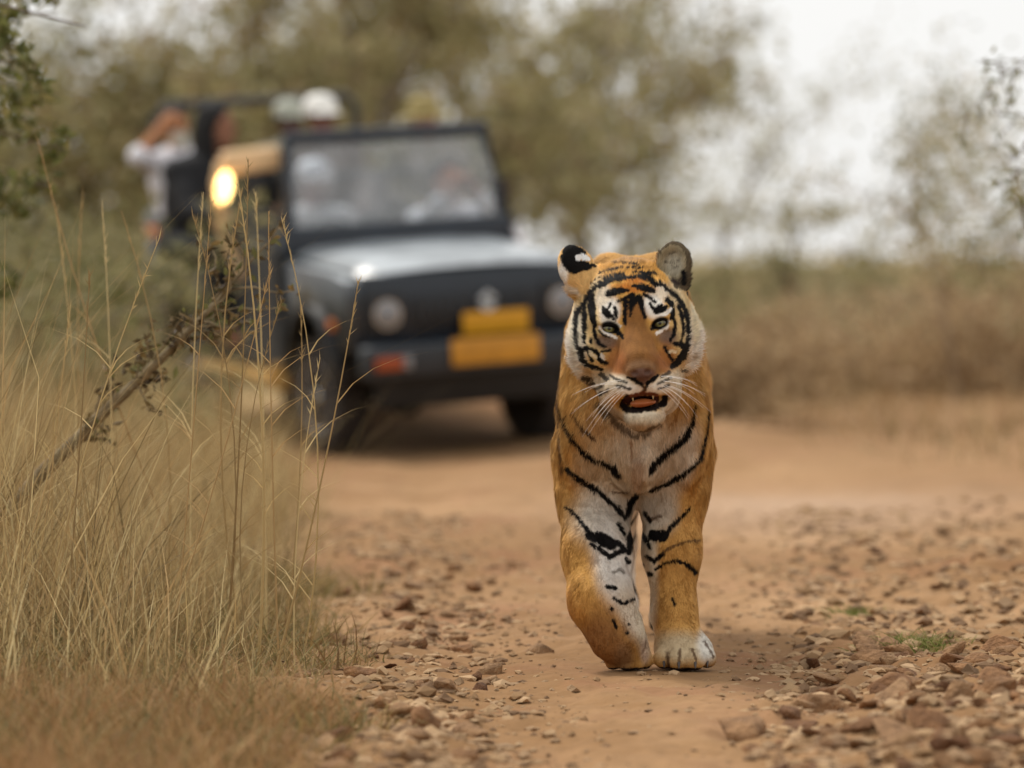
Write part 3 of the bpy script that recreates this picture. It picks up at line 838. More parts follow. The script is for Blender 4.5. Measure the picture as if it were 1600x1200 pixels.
    fd = hd * g[:, None] + bd * (1 - g[:, None])
    cl = np.stack([fbm(pt[:, 0] * 46, pt[:, 1] * 46, pt[:, 2] * 30, 2, 201 + k) for k in range(3)], 1)      # locks of hair lie together
    c2 = fbm(pt[:, 0] * 75, pt[:, 1] * 75, pt[:, 2] * 45, 2, 207)
    face = g * sstep(.22, .12, np.linalg.norm(hl - nose, axis=1))
    fd = fd + rng.normal(0, .13, fd.shape) + cl * (.42 * (1 - .6 * face))[:, None]
    fd = unit(fd - nn * (fd * nn).sum(1, keepdims=True))
    dn = np.linalg.norm(hl - nose, axis=1)
    lh = np.interp(dn, [.02, .06, .12, .2, .28], [.003, .0045, .0065, .010, .024])
    side = sstep(.10, .15, np.abs(hl[:, 0])) * sstep(.03, -.08, hl[:, 2])
    lh = lh + .044 * side * rng.uniform(.5, 1.2, nf)
    ear = (hl[:, 2] > .10) & (np.abs(hl[:, 0]) > .06); lh = np.where(ear, np.where((hl[:, 0] > 0) & (hl[:, 2] < .155), .013, .008), lh)
    lb = np.interp(pt[:, 2], [0, .08, .35, .5, .7], [.006, .009, .012, .022, .024])
    ln = (lh * g + lb * (1 - g)) * rng.uniform(.65, 1.25, nf) * (1 + .35 * c2)
    # no hair over the eyes, nose leather or in the mouth
    keep = np.ones(nf, bool)
    for c in eyes: keep &= ~((np.linalg.norm((pt - c)[:, [0, 2]], axis=1) < .021) & (pt[:, 1] < c[1] + .02))
    keep &= ~((g > .5) & (np.abs(hl[:, 0]) < .030) & (hl[:, 1] < -.125) & (hl[:, 2] > -.125) & (hl[:, 2] < -.082))
    keep &= ~((g > .5) & (np.abs(hl[:, 0]) < .066) & (hl[:, 1] < -.02) & (hl[:, 2] > -.196) & (hl[:, 2] < -.156))
    keep &= pt[:, 2] > .012
    pt, nn, fd, ln, g, cl, c2, face = pt[keep], nn[keep], fd[keep], ln[keep], g[keep], cl[keep], c2[keep], face[keep]; nf = len(pt)
    lift = (rng.uniform(.12, .5, nf) + .22 * np.clip(c2, 0, 1))[:, None]
    d0 = unit(fd + nn * lift)
    sd = unit(np.cross(d0, nn))
    wd = np.where(pt[:, 1] < .3, .0021, .004) * rng.uniform(.7, 1.3, nf)
    RV, RF, per = ribbons(pt - nn * .001, d0, ln, wd, -nn * (lift * .45), sd, segs=2)
    fc, _ = coat(pt + d0 * (ln * .55)[:, None] * np.array((1, .3, 1)) + rng.normal(0, .0011, pt.shape), nn)
    fc = fc * (rng.uniform(.76, 1.18, nf) * (1 + .14 * c2))[:, None]
    fc = np.clip(fc, .0025, .95)
    m_fur = mat_attr("tiger_fur", rough=.65, spec=.10, sheen=.0)
    # face every strand outward so that it takes the light of the skin under it
    fu = mesh_np("fur", RV, RF, m_fur, tiger, True, np.repeat(fc, per, 0))
    mn = unit(np.repeat(nn + rng.normal(0, .16, nn.shape) + cl * (.55 * (1 - .5 * face))[:, None], per, 0) + .25 * np.repeat(d0, per, 0))
    gn = np.cross(RV[1::per] - RV[0::per], RV[2::per] - RV[0::per])
    if (gn * nn).sum() < 0: fu.data.flip_normals()
    fu.data.normals_split_custom_set_from_vertices(mn.astype(np.float32))
    fu["kind"] = "stuff"

    # ---------------- eyes, tongue, nose, whiskers, claws
    m_eye = mat_attr("tiger_eye", rough=.08, spec=.6)
    for c in eyes:
        nu, nv = 32, 24; pv = []; pc = []
        for i in range(nv + 1):
            th = PI * i / nv
            for j in range(nu):
                q = 2 * PI * j / nu
                d = np.array((math.sin(th) * math.cos(q), -math.cos(th), math.sin(th) * math.sin(q)))
                pv.append(d * .0185)
                pc.append(srgb(14, 12, 10) if th < .22 else (srgb(120, 118, 72) if th < .50 else (srgb(92, 80, 48) if th < .66 else srgb(40, 30, 24))))
        fq = [(i * nu + j, i * nu + (j + 1) % nu, (i + 1) * nu + (j + 1) % nu, (i + 1) * nu + j) for i in range(nv) for j in range(nu)]
        e = mesh_np("eye", np.array(pv), np.array(fq)[:, ::-1], m_eye, tiger, True, np.array(pc))
        e.location = c + np.array((0, .004, 0))
        e.rotation_euler = (math.radians(2), 0, 0)
    def lump(name, prims, mat, res=.0016, parent=tiger):
        lo = np.min([q[0] for q in prims], 0) - .006; hi = np.max([q[1] for q in prims], 0) + .006
        F = Field(*[np.arange(lo[i], hi[i], res) for i in range(3)])
        for q in prims: F.put(q, .005)
        v, q = nets(F); v = smooth_mesh(v, q, 2)
        return mesh_np(name, v, q, mat, parent)
    m_tongue = mat_plain("tongue", srgb(158, 88, 44), rough=.5, var=.15, scale=60)
    lump("tongue", [E((0, -.090, -.1735), (.029, .045, .0085)), E((-.006, -.112, -.1725), (.024, .014, .009))], m_tongue)
    m_tooth = mat_plain("tooth", srgb(184, 156, 112), rough=.35, var=.1, scale=60)
    for s in (-1, 1):
        lump("upper_tooth", [C((s * .023, -.112, -.156), (s * .0225, -.113, -.167), .0036, .0012)], m_tooth, .0011)
        lump("lower_tooth", [C((s * .018, -.100, -.190), (s * .0175, -.102, -.182), .0032, .0012)], m_tooth, .0011)
    m_wh = mat_plain("whisker", srgb(246, 242, 236), rough=.4, var=.02)
    rw = random.Random(5)
    for s in (-1, 1):
        for r in range(4):
            for c in range(3):
                a0 = np.array((s * (.036 + .013 * c), 0, -.118 - .0085 * r - .003 * c)); w = HR @ a0 + HT
                yf = head.front(w[0], w[2])
                if yf is None: continue
                w[1] = yf + .002
                L = rw.uniform(.06, .11)
                d = HR @ np.array((s * 1.0, .10 + .12 * c, .10 - .26 * r + rw.uniform(-.06, .06))); d /= np.linalg.norm(d)
                pts = [w + d * L * t + np.array((0, .03 * t * t, -.030 * t * t)) for t in np.linspace(0, 1, 7)]
                MB().tube([tuple(q) for q in pts], [.0006 * (1 - .75 * t) for t in np.linspace(0, 1, 7)], n=5).build("whisker", m_wh, tiger)
    m_claw = mat_plain("claw", srgb(70, 58, 50), rough=.35)
    for (tx, ty) in ((.066, -.116), (.099, -.142), (.137, -.139), (.166, -.106)):
        lump("claw", [cone((tx, ty, .024), (tx, ty - .007, .012), .0042, .0016)], m_claw, .0012)
build_tiger()
# ------------------------------------------------------------------ the jeep
jeep = empty("safari_jeep")
jeep.matrix_world = Matrix.Translation(JEEP_P) @ JEEP_R.to_4x4()
tag(jeep, "dark open-topped safari jeep with yellow number boards, full of passengers", "jeep")
JINV = jeep.matrix_world.inverted()
def jl(u, v, yl):
    """jeep-local point on the plane y = yl that is seen at column u, row v of the photograph"""
    o = JINV @ Vector((0, -CAM_D, CAM_H)); q = JINV @ at(u, v, 20.0); d = q - o
    return o + d * ((yl - o.y) / d.y)

def build_jeep():
    paint = mat_plain("jeep_paint", srgb(24, 34, 45), rough=.35, spec=.4, var=.2, scale=5)
    paint.node_tree.nodes["Principled BSDF"].inputs["Coat Weight"].default_value = .25
    paint.node_tree.nodes["Principled BSDF"].inputs["Coat Roughness"].default_value = .16
    black = mat_plain("black_plastic", srgb(26, 27, 29), rough=.55, var=.2)
    rubber = mat_plain("tyre_rubber", srgb(48, 43, 40), rough=.9, var=.25, scale=14, bump=.3)
    steel = mat_plain("wheel_steel", srgb(196, 192, 190), rough=.4, metal=.3, var=.1)
    chrome = mat_plain("chrome", srgb(200, 206, 212), rough=.18, metal=.9, var=.05)
    lens = mat_plain("lamp_lens", srgb(128, 130, 134), rough=.15, var=.05, spec=.8)
    amber = mat_plain("amber_lens", srgb(216, 120, 40), rough=.25, var=.08)
    redl = mat_plain("red_lens", srgb(158, 70, 26), rough=.25, var=.08)
    yellow = mat_plain("yellow_board", srgb(204, 146, 8), rough=.5, var=.08)
    yellow2 = mat_plain("ochre_board", srgb(196, 138, 40), rough=.55, var=.14)
    beige = mat_plain("beige_paint", srgb(232, 194, 146), rough=.5, var=.1)
    ochre = mat_plain("step_paint", srgb(206, 160, 84), rough=.6, var=.15)
    seatm = mat_plain("seat_cover", srgb(70, 64, 60), rough=.8, var=.2)
    tube = mat_plain("bar_paint", srgb(52, 50, 48), rough=.5, var=.15)
    glass = bpy.data.materials.new("windscreen_glass"); glass.use_nodes = True
    nt = glass.node_tree; nt.nodes.clear()
    o = nt.nodes.new("ShaderNodeOutputMaterial"); mx = nt.nodes.new("ShaderNodeMixShader")
    tr = nt.nodes.new("ShaderNodeBsdfTransparent"); gl = nt.nodes.new("ShaderNodeBsdfGlossy"); df = nt.nodes.new("ShaderNodeBsdfDiffuse"); m2 = nt.nodes.new("ShaderNodeMixShader")
    tr.inputs[0].default_value = (.86, .90, .92, 1); gl.inputs["Roughness"].default_value = .03; df.inputs[0].default_value = (.55, .55, .56, 1)
    fr = nt.nodes.new("ShaderNodeFresnel"); fr.inputs[0].default_value = 1.9
    m2.inputs[0].default_value = .10                       # road dust on the pane; its smears paint in muddled reflections
    gtc = nt.nodes.new('ShaderNodeTexCoord'); gnz = nt.nodes.new('ShaderNodeTexNoise'); gnz.inputs['Scale'].default_value = 4.5; gnz.inputs['Detail'].default_value = 3
    gmr = nt.nodes.new('ShaderNodeMapRange'); gmr.inputs[1].default_value = .42; gmr.inputs[2].default_value = .68; gmr.inputs[3].default_value = .03; gmr.inputs[4].default_value = .42
    nt.links.new(gtc.outputs['Object'], gnz.inputs['Vector']); nt.links.new(gnz.outputs[0], gmr.inputs[0]); nt.links.new(gmr.outputs[0], m2.inputs[0])
    nt.links.new(tr.outputs[0], m2.inputs[1]); nt.links.new(df.outputs[0], m2.inputs[2])
    nt.links.new(fr.outputs[0], mx.inputs[0]); nt.links.new(m2.outputs[0], mx.inputs[1]); nt.links.new(gl.outputs[0], mx.inputs[2]); nt.links.new(mx.outputs[0], o.inputs[0])

    # pale sky reflection painted onto the upward faces of bonnet and wings
    sky_sheen = mat_plain("sky_sheen_paint", srgb(27, 35, 43), rough=.34, spec=.6, var=.2, scale=5)
    nt = sky_sheen.node_tree; b = nt.nodes["Principled BSDF"]; src = b.inputs["Base Color"].links[0].from_socket
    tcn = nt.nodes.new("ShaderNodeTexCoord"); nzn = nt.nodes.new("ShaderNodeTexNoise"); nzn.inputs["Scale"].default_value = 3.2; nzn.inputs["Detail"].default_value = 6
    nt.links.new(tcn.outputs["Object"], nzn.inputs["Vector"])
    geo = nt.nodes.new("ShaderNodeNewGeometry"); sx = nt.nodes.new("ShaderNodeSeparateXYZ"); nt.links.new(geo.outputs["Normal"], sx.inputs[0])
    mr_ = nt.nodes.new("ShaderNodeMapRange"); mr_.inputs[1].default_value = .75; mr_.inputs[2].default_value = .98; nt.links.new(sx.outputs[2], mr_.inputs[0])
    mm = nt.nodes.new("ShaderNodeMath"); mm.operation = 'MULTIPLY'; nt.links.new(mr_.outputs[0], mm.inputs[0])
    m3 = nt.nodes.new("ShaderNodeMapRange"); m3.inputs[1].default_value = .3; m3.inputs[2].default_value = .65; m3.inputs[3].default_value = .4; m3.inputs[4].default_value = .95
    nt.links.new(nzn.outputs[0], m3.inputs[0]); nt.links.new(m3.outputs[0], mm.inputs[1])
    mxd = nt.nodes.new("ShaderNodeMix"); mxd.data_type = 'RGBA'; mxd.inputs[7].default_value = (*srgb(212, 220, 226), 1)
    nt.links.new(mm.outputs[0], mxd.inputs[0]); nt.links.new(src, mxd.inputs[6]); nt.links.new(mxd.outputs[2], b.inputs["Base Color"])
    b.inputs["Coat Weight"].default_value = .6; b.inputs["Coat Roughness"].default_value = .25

    def arch(yc, r, z0, n=12): return [(yc + r * math.cos(PI - PI * k / n), z0 + r * math.sin(PI * k / n)) for k in range(n + 1)]
    RW = .345; AX = 2.375
    # tub sides with the rear wheel arch cut out
    for s in (-1, 1):
        poly = [(.48, .46)] + [(AX - .44, .46)] + [(y, z) for y, z in arch(AX, .42, .44)] + [(AX + .44, .46), (3.22, .46), (3.25, .62), (3.25, 1.33), (1.66, 1.36), (1.52, .84), (.80, .82), (.66, 1.12), (.48, 1.14)]
        sd = MB().prism(poly, 'x', s * .70, s * .755, .008).build("side_panel", paint, jeep)
        MB().box((s * .768, 2.42, 1.28), (.022, 1.6, .035), .006).build("side_rail", black, sd)
        MB().prism(arch(AX, .47, .44) + arch(AX, .42, .44)[::-1], 'x', s * .70, s * .80, .004).build("wheel_flare", black, sd)
        # front wing
        poly = [(-.66, .66)] + [(-.40, .62)] + arch(0, .40, .46) + [(.44, .46), (.478, .46), (.478, 1.13), (.2, 1.12), (-.35, 1.10), (-.58, 1.07), (-.66, 1.0)]
        fd = MB().prism(poly, 'x', s * .54, s * .75, .02).build("front_wing", sky_sheen, jeep)
        MB().prism(arch(0, .45, .46) + arch(0, .40, .46)[::-1], 'x', s * .62, s * .80, .004).build("wheel_flare", black, fd)
        MB().box((s * .757, -.36, .80), (.022, .10, .06), .008).build("side_indicator", amber, fd)
    MB().box((0, 1.86, .50), (1.40, 2.74, .06), .01).build("floor", black, jeep)
    tg = MB().box((0, 3.225, .76), (1.40, .05, .58), .012).build("tailgate", paint, jeep)
    MB().box((0, 3.258, .90), (.16, .02, .05), .006).build("handle", black, tg)
    MB().box((0, .42, .80), (1.36, .06, .66), .01).build("firewall", black, jeep)
    MB().box((0, .10, .56), (1.05, 1.25, .10), .01).build("chassis", black, jeep)
    # bonnet
    def hood(u, v):
        x = (u - .5) * 2; y = -.68 + 1.20 * v
        hw = .655 + .03 * v
        z = 1.122 + .052 * v + .026 * (1 - x * x) - .05 * max(0, .12 - v) / .12 - .035 * max(0, abs(x) - .85) / .15
        return (x * hw, y, z)
    hd = MB().grid(hood, 30, 26).solidify(-.025).build("bonnet", sky_sheen, jeep, 50)
    for x in (-.30, .30): MB().box((x, -.10, 1.170), (.06, .85, .02), .008, rot=(math.radians(2.5), 0, 0)).build("bonnet_ridge", sky_sheen, hd)
    # nose
    gp = MB().box((0, -.665, .875), (1.36, .09, .45), .015).build("nose_panel", paint, jeep)
    gr = MB().box((0, -.722, .865), (.76, .022, .19), .006).build("grille", black, jeep)
    for k in range(11): MB().box((-.32 + .064 * k, -.738, .865), (.016, .014, .17), .003).build("grille_bar", paint, gr)
    for s in (-1, 1):
        bz = MB().box((s * .548, -.716, .872), (.235, .024, .245), .012).build("headlight_surround", black, jeep)
        hl = MB().lathe([(.074, .0), (.076, -.018), (.070, -.030), (.04, -.043), (.01, -.048)], 'y', (s * .548, -.730, .872), 28).build("headlight", lens, bz)
        MB().lathe([(.074, -.001), (.085, -.001), (.085, -.022), (.076, -.022)], 'y', (s * .548, -.730, .872), 28).build("headlight_rim", chrome, bz)
    # bumper, with the lamp units let into it
    bp = MB().box((0, -.83, .60), (1.50, .15, .20), .03, 3).build("bumper", mat_plain("bumper_paint", srgb(36, 41, 47), rough=.45, var=.15), jeep)
    for s in (-1, 1):
        MB().box((s * .61, -.912, .60), (.17, .02, .075), .006).build("indicator", redl, bp)
        MB().box((s * .61 + .115, -.912, .60), (.05, .02, .075), .006).build("parking_lamp", lens, bp)
        MB().box((s * .45, -.74, .58), (.08, .12, .10), .01).build("bumper_bracket", black, bp)
    MB().box((0, -.56, .46), (1.16, .05, .32), .02).build("shade_valance", black, jeep)  # deepened in black to stand in for the shade beneath the jeep
    MB().tube([(-.62, 0, RW), (.62, 0, RW)], .045, 12).build("front_axle", black, jeep)
    MB().tube([(-.62, AX, RW), (.62, AX, RW)], .045, 12).build("rear_axle", black, jeep)
    for nm, c, r in (("front_differential", (-.18, 0, RW), .15), ("rear_differential", (0, AX, RW), .16)):
        MB().lathe([(.03, -.13), (r * .7, -.11), (r, -.04), (r, .04), (r * .7, .11), (.03, .13)], 'x', c, 20).build(nm, black, jeep)
    MB().box((0, 1.05, .36), (1.0, 1.0, .26), .05).build("gearbox", black, jeep)
    MB().box((.1, 2.85, .38), (.9, .5, .24), .04).build("fuel_tank", black, jeep)
    for s in (-1, 1):
        for yc in (0, AX):
            MB().prism([(yc - .5, .50), (yc, .30), (yc + .5, .50), (yc + .5, .47), (yc, .255), (yc - .5, .47)], 'x', s * .48 - .03, s * .48 + .03).build("leaf_spring", black, jeep)
        MB().box((s * .66, .50, .36), (.26, .012, .34), .003).build("mud_flap", rubber, jeep)
        MB().box((s * .66, 2.88, .36), (.26, .012, .34), .003).build("mud_flap", rubber, jeep)
        MB().box((s * .40, 1.3, .44), (.08, 3.6, .12), .01).build("chassis_rail", black, jeep)
    MB().tube([(-.5, -.12, .33), (.5, -.12, .33)], .018, 8).build("track_rod", black, jeep)
    # number boards and badge, where they are seen on the front
    p = jl(775, 503, -.79); b1 = MB().box((p.x, -.79, p.z), (.415, .012, .135), .004).build("number_plate", yellow, jeep)
    b1["label"] = "plain bright yellow number plate under the badge"
    MB().box((p.x, -.74, p.z), (.30, .09, .05), .006).build("plate_bracket", black, b1)
    p = jl(775, 546, -.925); b2 = MB().box((p.x, -.925, p.z), (.55, .014, .155), .004).build("zone_board", yellow2, jeep)
    b2["label"] = "wider ochre board fixed to the bumper"
    p = jl(761, 470, -.745)
    sf = 1.25; badge = mat_plain('badge_metal', srgb(196, 206, 214), rough=.3, metal=.2, var=.05)
    S = [(-.045, .012), (.0, .05), (.045, .018), (.028, .006), (.0, .026), (-.014, .014), (.045, -.022), (.0, -.055), (-.045, -.02), (-.028, -.006), (.0, -.030), (.014, -.016)]
    MB().prism([(p.x + a * sf, p.z + b * sf) for a, b in S], 'y', -.760, -.741).build("badge", badge, jeep)
    # wheels
    def wheel(s, y, steer=0.0):
        w = empty("wheel", (s * .655, y, RW), (0, 0, steer), jeep)
        MB().lathe([(.20, -.09), (.27, -.105), (.325, -.095), (.345, -.06), (.348, 0), (.345, .06), (.325, .095), (.27, .105), (.20, .09)], 'x', (0, 0, 0), 40).build("tyre", rubber, w)
        rim = MB().lathe([(.03, s * .02), (.10, s * .045), (.15, s * .02), (.185, s * .085), (.205, s * .095), (.205, -s * .08), (.03, -s * .08)], 'x', (0, 0, 0), 32).build("rim", steel, w)
        MB().lathe([(.055, s * .02), (.055, s * .085), (.03, s * .10), (.005, s * .10)], 'x', (0, 0, 0), 20).build("hub_cap", chrome, w)
        tr = MB()
        for k in range(40):
            q = 2 * PI * k / 40
            for side in (-1, 1): tr.box((side * .05, .349 * math.cos(q + side * .04), .349 * math.sin(q + side * .04)), (.075, .016, .026), 0, rot=(q, 0, 0))
        t = tr.build("tread", rubber, w, 0); t["kind"] = "stuff"
    for s in (-1, 1): wheel(s, 0, .10); wheel(s, AX)
    # windscreen: frame, two panes' worth of glass, wipers
    zb, zt, yb, yt, xb, xt = 1.19, 1.855, .47, .63, .74, .635
    wf = MB().tube([(-xb, yb, zb), (-xt, yt, zt), (xt, yt, zt), (xb, yb, zb), (-xb, yb, zb)], .050, 10, False).build("windscreen_frame", paint, jeep)
    MB().box((0, .475, 1.225), (1.46, .10, .21), .03).build("cowl", paint, jeep)
    for s in (-1, 1): MB().prism([(s * .64, zb - .02), (s * .775, zb - .02), (s * .705, zb + .36), (s * .66, zb + .36)], 'y', yb + .03, yb + .075).build("windscreen_gusset", paint, wf)
    def pane(u, v): return ((u - .5) * 2 * (xb + (xt - xb) * v), yb + (yt - yb) * v, zb + (zt - zb) * v)
    MB().grid(pane, 8, 8).solidify(.006).build("windscreen", glass, jeep)
    for x in (-.35, .25):
        wp = MB().tube([(x, yb - .03, zb + .05), (x + .34, yb + .0, zb + .13)], .008, 6).build("wiper", black, wf)
    dash = MB().box((0, .64, 1.08), (1.38, .22, .20), .04).build("dashboard", black, jeep)
    sw = empty("steering_wheel", (-.33, .86, 1.17), (math.radians(-62), 0, 0), jeep)
    MB().tube([(.185 * math.cos(2 * PI * k / 24), .185 * math.sin(2 * PI * k / 24), 0) for k in range(25)], .015, 8, False).build("wheel_rim", black, sw)
    for k in range(3): MB().tube([(0, 0, -.02), (.185 * math.cos(2 * PI * k / 3 + .5), .185 * math.sin(2 * PI * k / 3 + .5), 0)], .011, 6).build("spoke", black, sw)
    MB().tube([(0, 0, -.02), (0, 0, -.32)], .02, 8).build("column", black, sw)
    # seats: two in front, two raised benches behind
    def seat(x, y, z, w, d=.46):
        st = empty("seat", (x, y, z), (0, 0, 0), jeep)
        MB().box((0, 0, 0), (w, d, .12), .04, 3).build("cushion", seatm, st)
        MB().box((0, d / 2 + .03, .30), (w, .10, .50), .04, 3, rot=(math.radians(-8), 0, 0)).build("backrest", seatm, st)
        MB().box((0, 0, -.06 - (z - .12 - .53) / 2), (w * .8, d * .8, z - .12 - .53), .01).build("seat_base", black, st)
    for x in (-.36, .36): seat(x, 1.15, .78, .50)
    seat(0, 1.80, 1.02, 1.30); seat(0, 2.62, 1.12, 1.30)
    # hoop and rails behind the seats
    rb = MB().tube([(-.70, 1.45, 1.04), (-.69, 1.45, 1.52), (-.64, 1.45, 1.58), (.64, 1.45, 1.58), (.69, 1.45, 1.52), (.70, 1.45, 1.04)], .024, 10).build("roll_bar", tube, jeep)
    MB().tube([(-.71, 3.10, 1.04), (-.70, 3.10, 1.95), (-.64, 3.10, 2.02), (.64, 3.10, 2.02), (.70, 3.10, 1.95), (.71, 3.10, 1.04)], .034, 10).build("rear_hoop", tube, jeep)
    for s in (-1, 1): MB().tube([(s * .70, 1.45, 1.45), (s * .70, 3.10, 1.50)], .018, 8).build("side_rail_tube", tube, jeep)
    # driver's door mirror on its beige bracket, with a sun glint below added as a glowing amber shape
    a = jl(352, 246, .70); b = jl(432, 246, .70); c = jl(342, 345, .74)
    mr = empty("mirror", (0, 0, 0), (0, 0, 0), jeep)
    MB().box(((a.x + b.x) / 2, .70, (a.z + b.z) / 2 - .02), (b.x - a.x + .05, .09, .145), .03, 3, rot=(0, math.radians(-3), 0)).build("mirror_cover", beige, mr)
    MB().box((b.x - .13, .71, b.z - .19), (.26, .07, .22), .02).build("mirror_housing", black, mr)
    MB().tube([(a.x - .01, .70, a.z - .03), ((a.x * .6 + c.x * .4) - .015, .72, a.z * .6 + c.z * .4), (c.x, .74, c.z), (c.x + .12, .72, c.z - .35)], [.05, .055, .035, .025], 12).build("mirror_arm", beige, mr)
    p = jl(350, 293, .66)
    lm = bpy.data.materials.new("glint_glow"); lm.use_nodes = True
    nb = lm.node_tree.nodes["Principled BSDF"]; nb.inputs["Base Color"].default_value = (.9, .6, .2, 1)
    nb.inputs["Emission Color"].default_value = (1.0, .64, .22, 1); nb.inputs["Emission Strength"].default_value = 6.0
    ll = MB().lathe([(.045, .03), (.060, .0), (.048, -.03), (.02, -.045)], 'y', (0, 0, 0), 20).build("sun_glint", lm, mr)
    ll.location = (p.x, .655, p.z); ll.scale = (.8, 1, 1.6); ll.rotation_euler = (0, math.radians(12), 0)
    ll["label"] = "small glowing amber sun glint below the mirror"
    MB().prism([(-.755 - .03, .50), (-.755, .50), (-.74, 1.42), (-.77, 1.42)], 'y', .52, 1.25).build("door_flap", black, jeep)
    # step along the side, tail reflectors
    stp = MB().box((-.80, 1.20, .42), (.15, 1.35, .06), .012).build("side_step", ochre, jeep)
    for y in (.60, 1.75): MB().box((-.76, y, .46), (.10, .05, .09), .008).build("step_bracket", black, stp)
    MB().box((-.80, .47, .44), (.13, .03, .16), .01).build("step_end", ochre, jeep)
    MB().box((.80, 1.20, .42), (.15, 1.35, .06), .012).build("side_step", ochre, jeep)
    for s in (-1, 1):
        for y in (3.05, 2.50): MB().box((s * .768, y, 1.20), (.02, .22, .09), .006).build("side_reflector", amber, jeep)
build_jeep()
# ------------------------------------------------------------------ people in the jeep
m_cloth = {}
def cloth(name, rgb):
    if name not in m_cloth: m_cloth[name] = mat_plain(name, rgb, rough=.85, var=.14, scale=12, bump=.25, bscale=40)
    return m_cloth[name]

def person(label, hip, rz=0.0, lean=0.0, tilt=0.0, shirt=None, trousers=None, skin=srgb(150, 98, 70), hair='short', hair_rgb=srgb(30, 24, 22), hat=None, hat_rgb=None,
           arms='lap', head_turn=0.0, extra=None, scale=1.0):
    root = empty("person", hip, (0, 0, rz), None)
    root.matrix_world = jeep.matrix_world @ Matrix.Translation(hip) @ Matrix.Rotation(rz, 4, 'Z') @ Matrix.Scale(scale, 4)
    tag(root, label, "person", "people riding in the jeep")
    A = np.array
    ln, ti = math.sin(lean), math.sin(tilt)
    def sp(z, y=0, x=0): return A((x + z * ti, y - z * ln, z))       # along the bent spine
    pel, ch, nk = sp(.06), sp(.34), sp(.52)
    hc = sp(.68, -.03)
    sh = {s: sp(.46, 0, s * .175) for s in (-1, 1)}
    hands = {}
    el, wr = {}, {}
    for s in (-1, 1):
        if arms == 'lap': el[s] = sh[s] + A((s * .06, -.06, -.25)); wr[s] = A((s * .12, -.36, .14))
        elif arms == 'wheel': el[s] = sh[s] + A((s * .06, -.14, -.20)); wr[s] = A((s * .15, -.40, .38))
        elif arms == 'camera':
            el[s] = sh[s] + A((s * .16, -.12, -.14)); wr[s] = hc + A((s * .07, -.20, -.04))
        elif arms == 'up':
            el[s] = sh[s] + (A((-.16, -.10, .06)) if s < 0 else A((.06, -.10, -.22))); wr[s] = (hc + A((-.13, -.05, .02))) if s < 0 else A((.14, -.34, .16))
        else: el[s] = sh[s] + A((s * .05, -.18, -.20)); wr[s] = el[s] + A((-s * .04, -.22, -.02))
    kn = {s: A((s * .10, -.43, .07)) for s in (-1, 1)}
    an = {s: A((s * .10, -.42, -.33)) for s in (-1, 1)}
    def field():
        pts = np.array([hc, pel] + list(sh.values()) + list(el.values()) + list(wr.values()) + list(kn.values()) + list(an.values()))
        lo, hi = pts.min(0) - .17, pts.max(0) + .19
        return Field(*[np.arange(lo[i], hi[i], .0085) for i in range(3)])
    torso = [cone(pel, ch, .125, .135, sx=1.25), cone(ch, sp(.45), .135, .11, sx=1.35), cone(sh[-1], sh[1], .062, .062)]
    uarm = lambda s: [cone(sh[s], el[s], .056, .044)]
    farm = lambda s: [cone(el[s], wr[s], .044, .030)]
    thigh = lambda s: [cone(pel + A((s * .085, 0, 0)), kn[s], .088, .066), cone(kn[s], an[s], .062, .042)]
    F = field()
    for q in torso: F.put(q, .04)
    for s in (-1, 1):
        for q in uarm(s) + farm(s) + thigh(s): F.put(q, .03)
        F.put(cone(an[s] + A((0, .02, -.03)), an[s] + A((0, -.16, -.05)), .040, .034), .03)
    F.put(cone(nk, hc + A((0, .02, -.06)), .056, .054), .03)
    ct, st_ = math.cos(head_turn), math.sin(head_turn)
    HRm = A([[ct, -st_, 0], [st_, ct, 0], [0, 0, 1]])
    E = lambda c, r: ell(c, r, HRm, hc)
    F.put(E((0, .01, .02), (.074, .094, .098)), .02); F.put(E((0, -.03, -.055), (.056, .062, .064)), .03)
    F.put(E((0, -.094, -.012), (.013, .018, .024)), .012)
    for s in (-1, 1):
        F.put(E((s * .075, .01, -.01), (.010, .020, .030)), .008)
        F.put(E((s * .031, -.094, .020), (.017, .014, .011)), .010, '-')
    F.put(E((0, -.098, -.062), (.024, .010, .004)), .006, '-')
    # hands: palm, four fingers and a thumb that closes across
    for s in (-1, 1):
        d = unit(wr[s] - el[s]); w = wr[s]
        side = unit(np.cross(d, A((0, 0, 1.0)))); up = np.cross(side, d)
        F.put(cone(w, w + d * .075, .028, .034, sx=1.0), .02)
        for k, L in enumerate((.060, .070, .066, .052)):
            b = w + d * .085 + side * (k - 1.5) * .019
            F.put(cone(b, b + d * L * .55 - up * .012, .0098, .009), .005); F.put(cone(b + d * L * .55 - up * .012, b + d * L * .75 - up * .045, .009, .008), .005)
        b = w + d * .035 - s * side * .032
        F.put(cone(b, b + d * .035 - s * side * .022 - up * .018, .0115, .0095), .006)
    v, q = nets(F); v = smooth_mesh(v, q, 2)
    mesh_np("body", v, q, cloth("skin_%d" % int(skin[0] * 1000), skin), root)
    # clothes sit a centimetre off the body
    G = field()
    def off(sh_, d):
        lo, hi, fn = sh_; return (lo - d, hi + d, lambda X, Y, Z: fn(X, Y, Z) - d)
    for q_ in torso: G.put(off(q_, .014), .04)
    for s in (-1, 1):
        for q_ in uarm(s): G.put(off(q_, .015), .03)
        for q_ in [cone(el[s], el[s] + (wr[s] - el[s]) * (.12 if arms == 'up' else .82), .044, .036)]: G.put(off(q_, .012), .02)
    v, q = nets(G); v = smooth_mesh(v, q, 1)
    v = v + vnormals(v, q) * (.006 * fbm(v[:, 0] * 22, v[:, 1] * 22, v[:, 2] * 14, 3, 3))[:, None]
    mesh_np("shirt", v, q, cloth(*shirt), root)
    G = field()
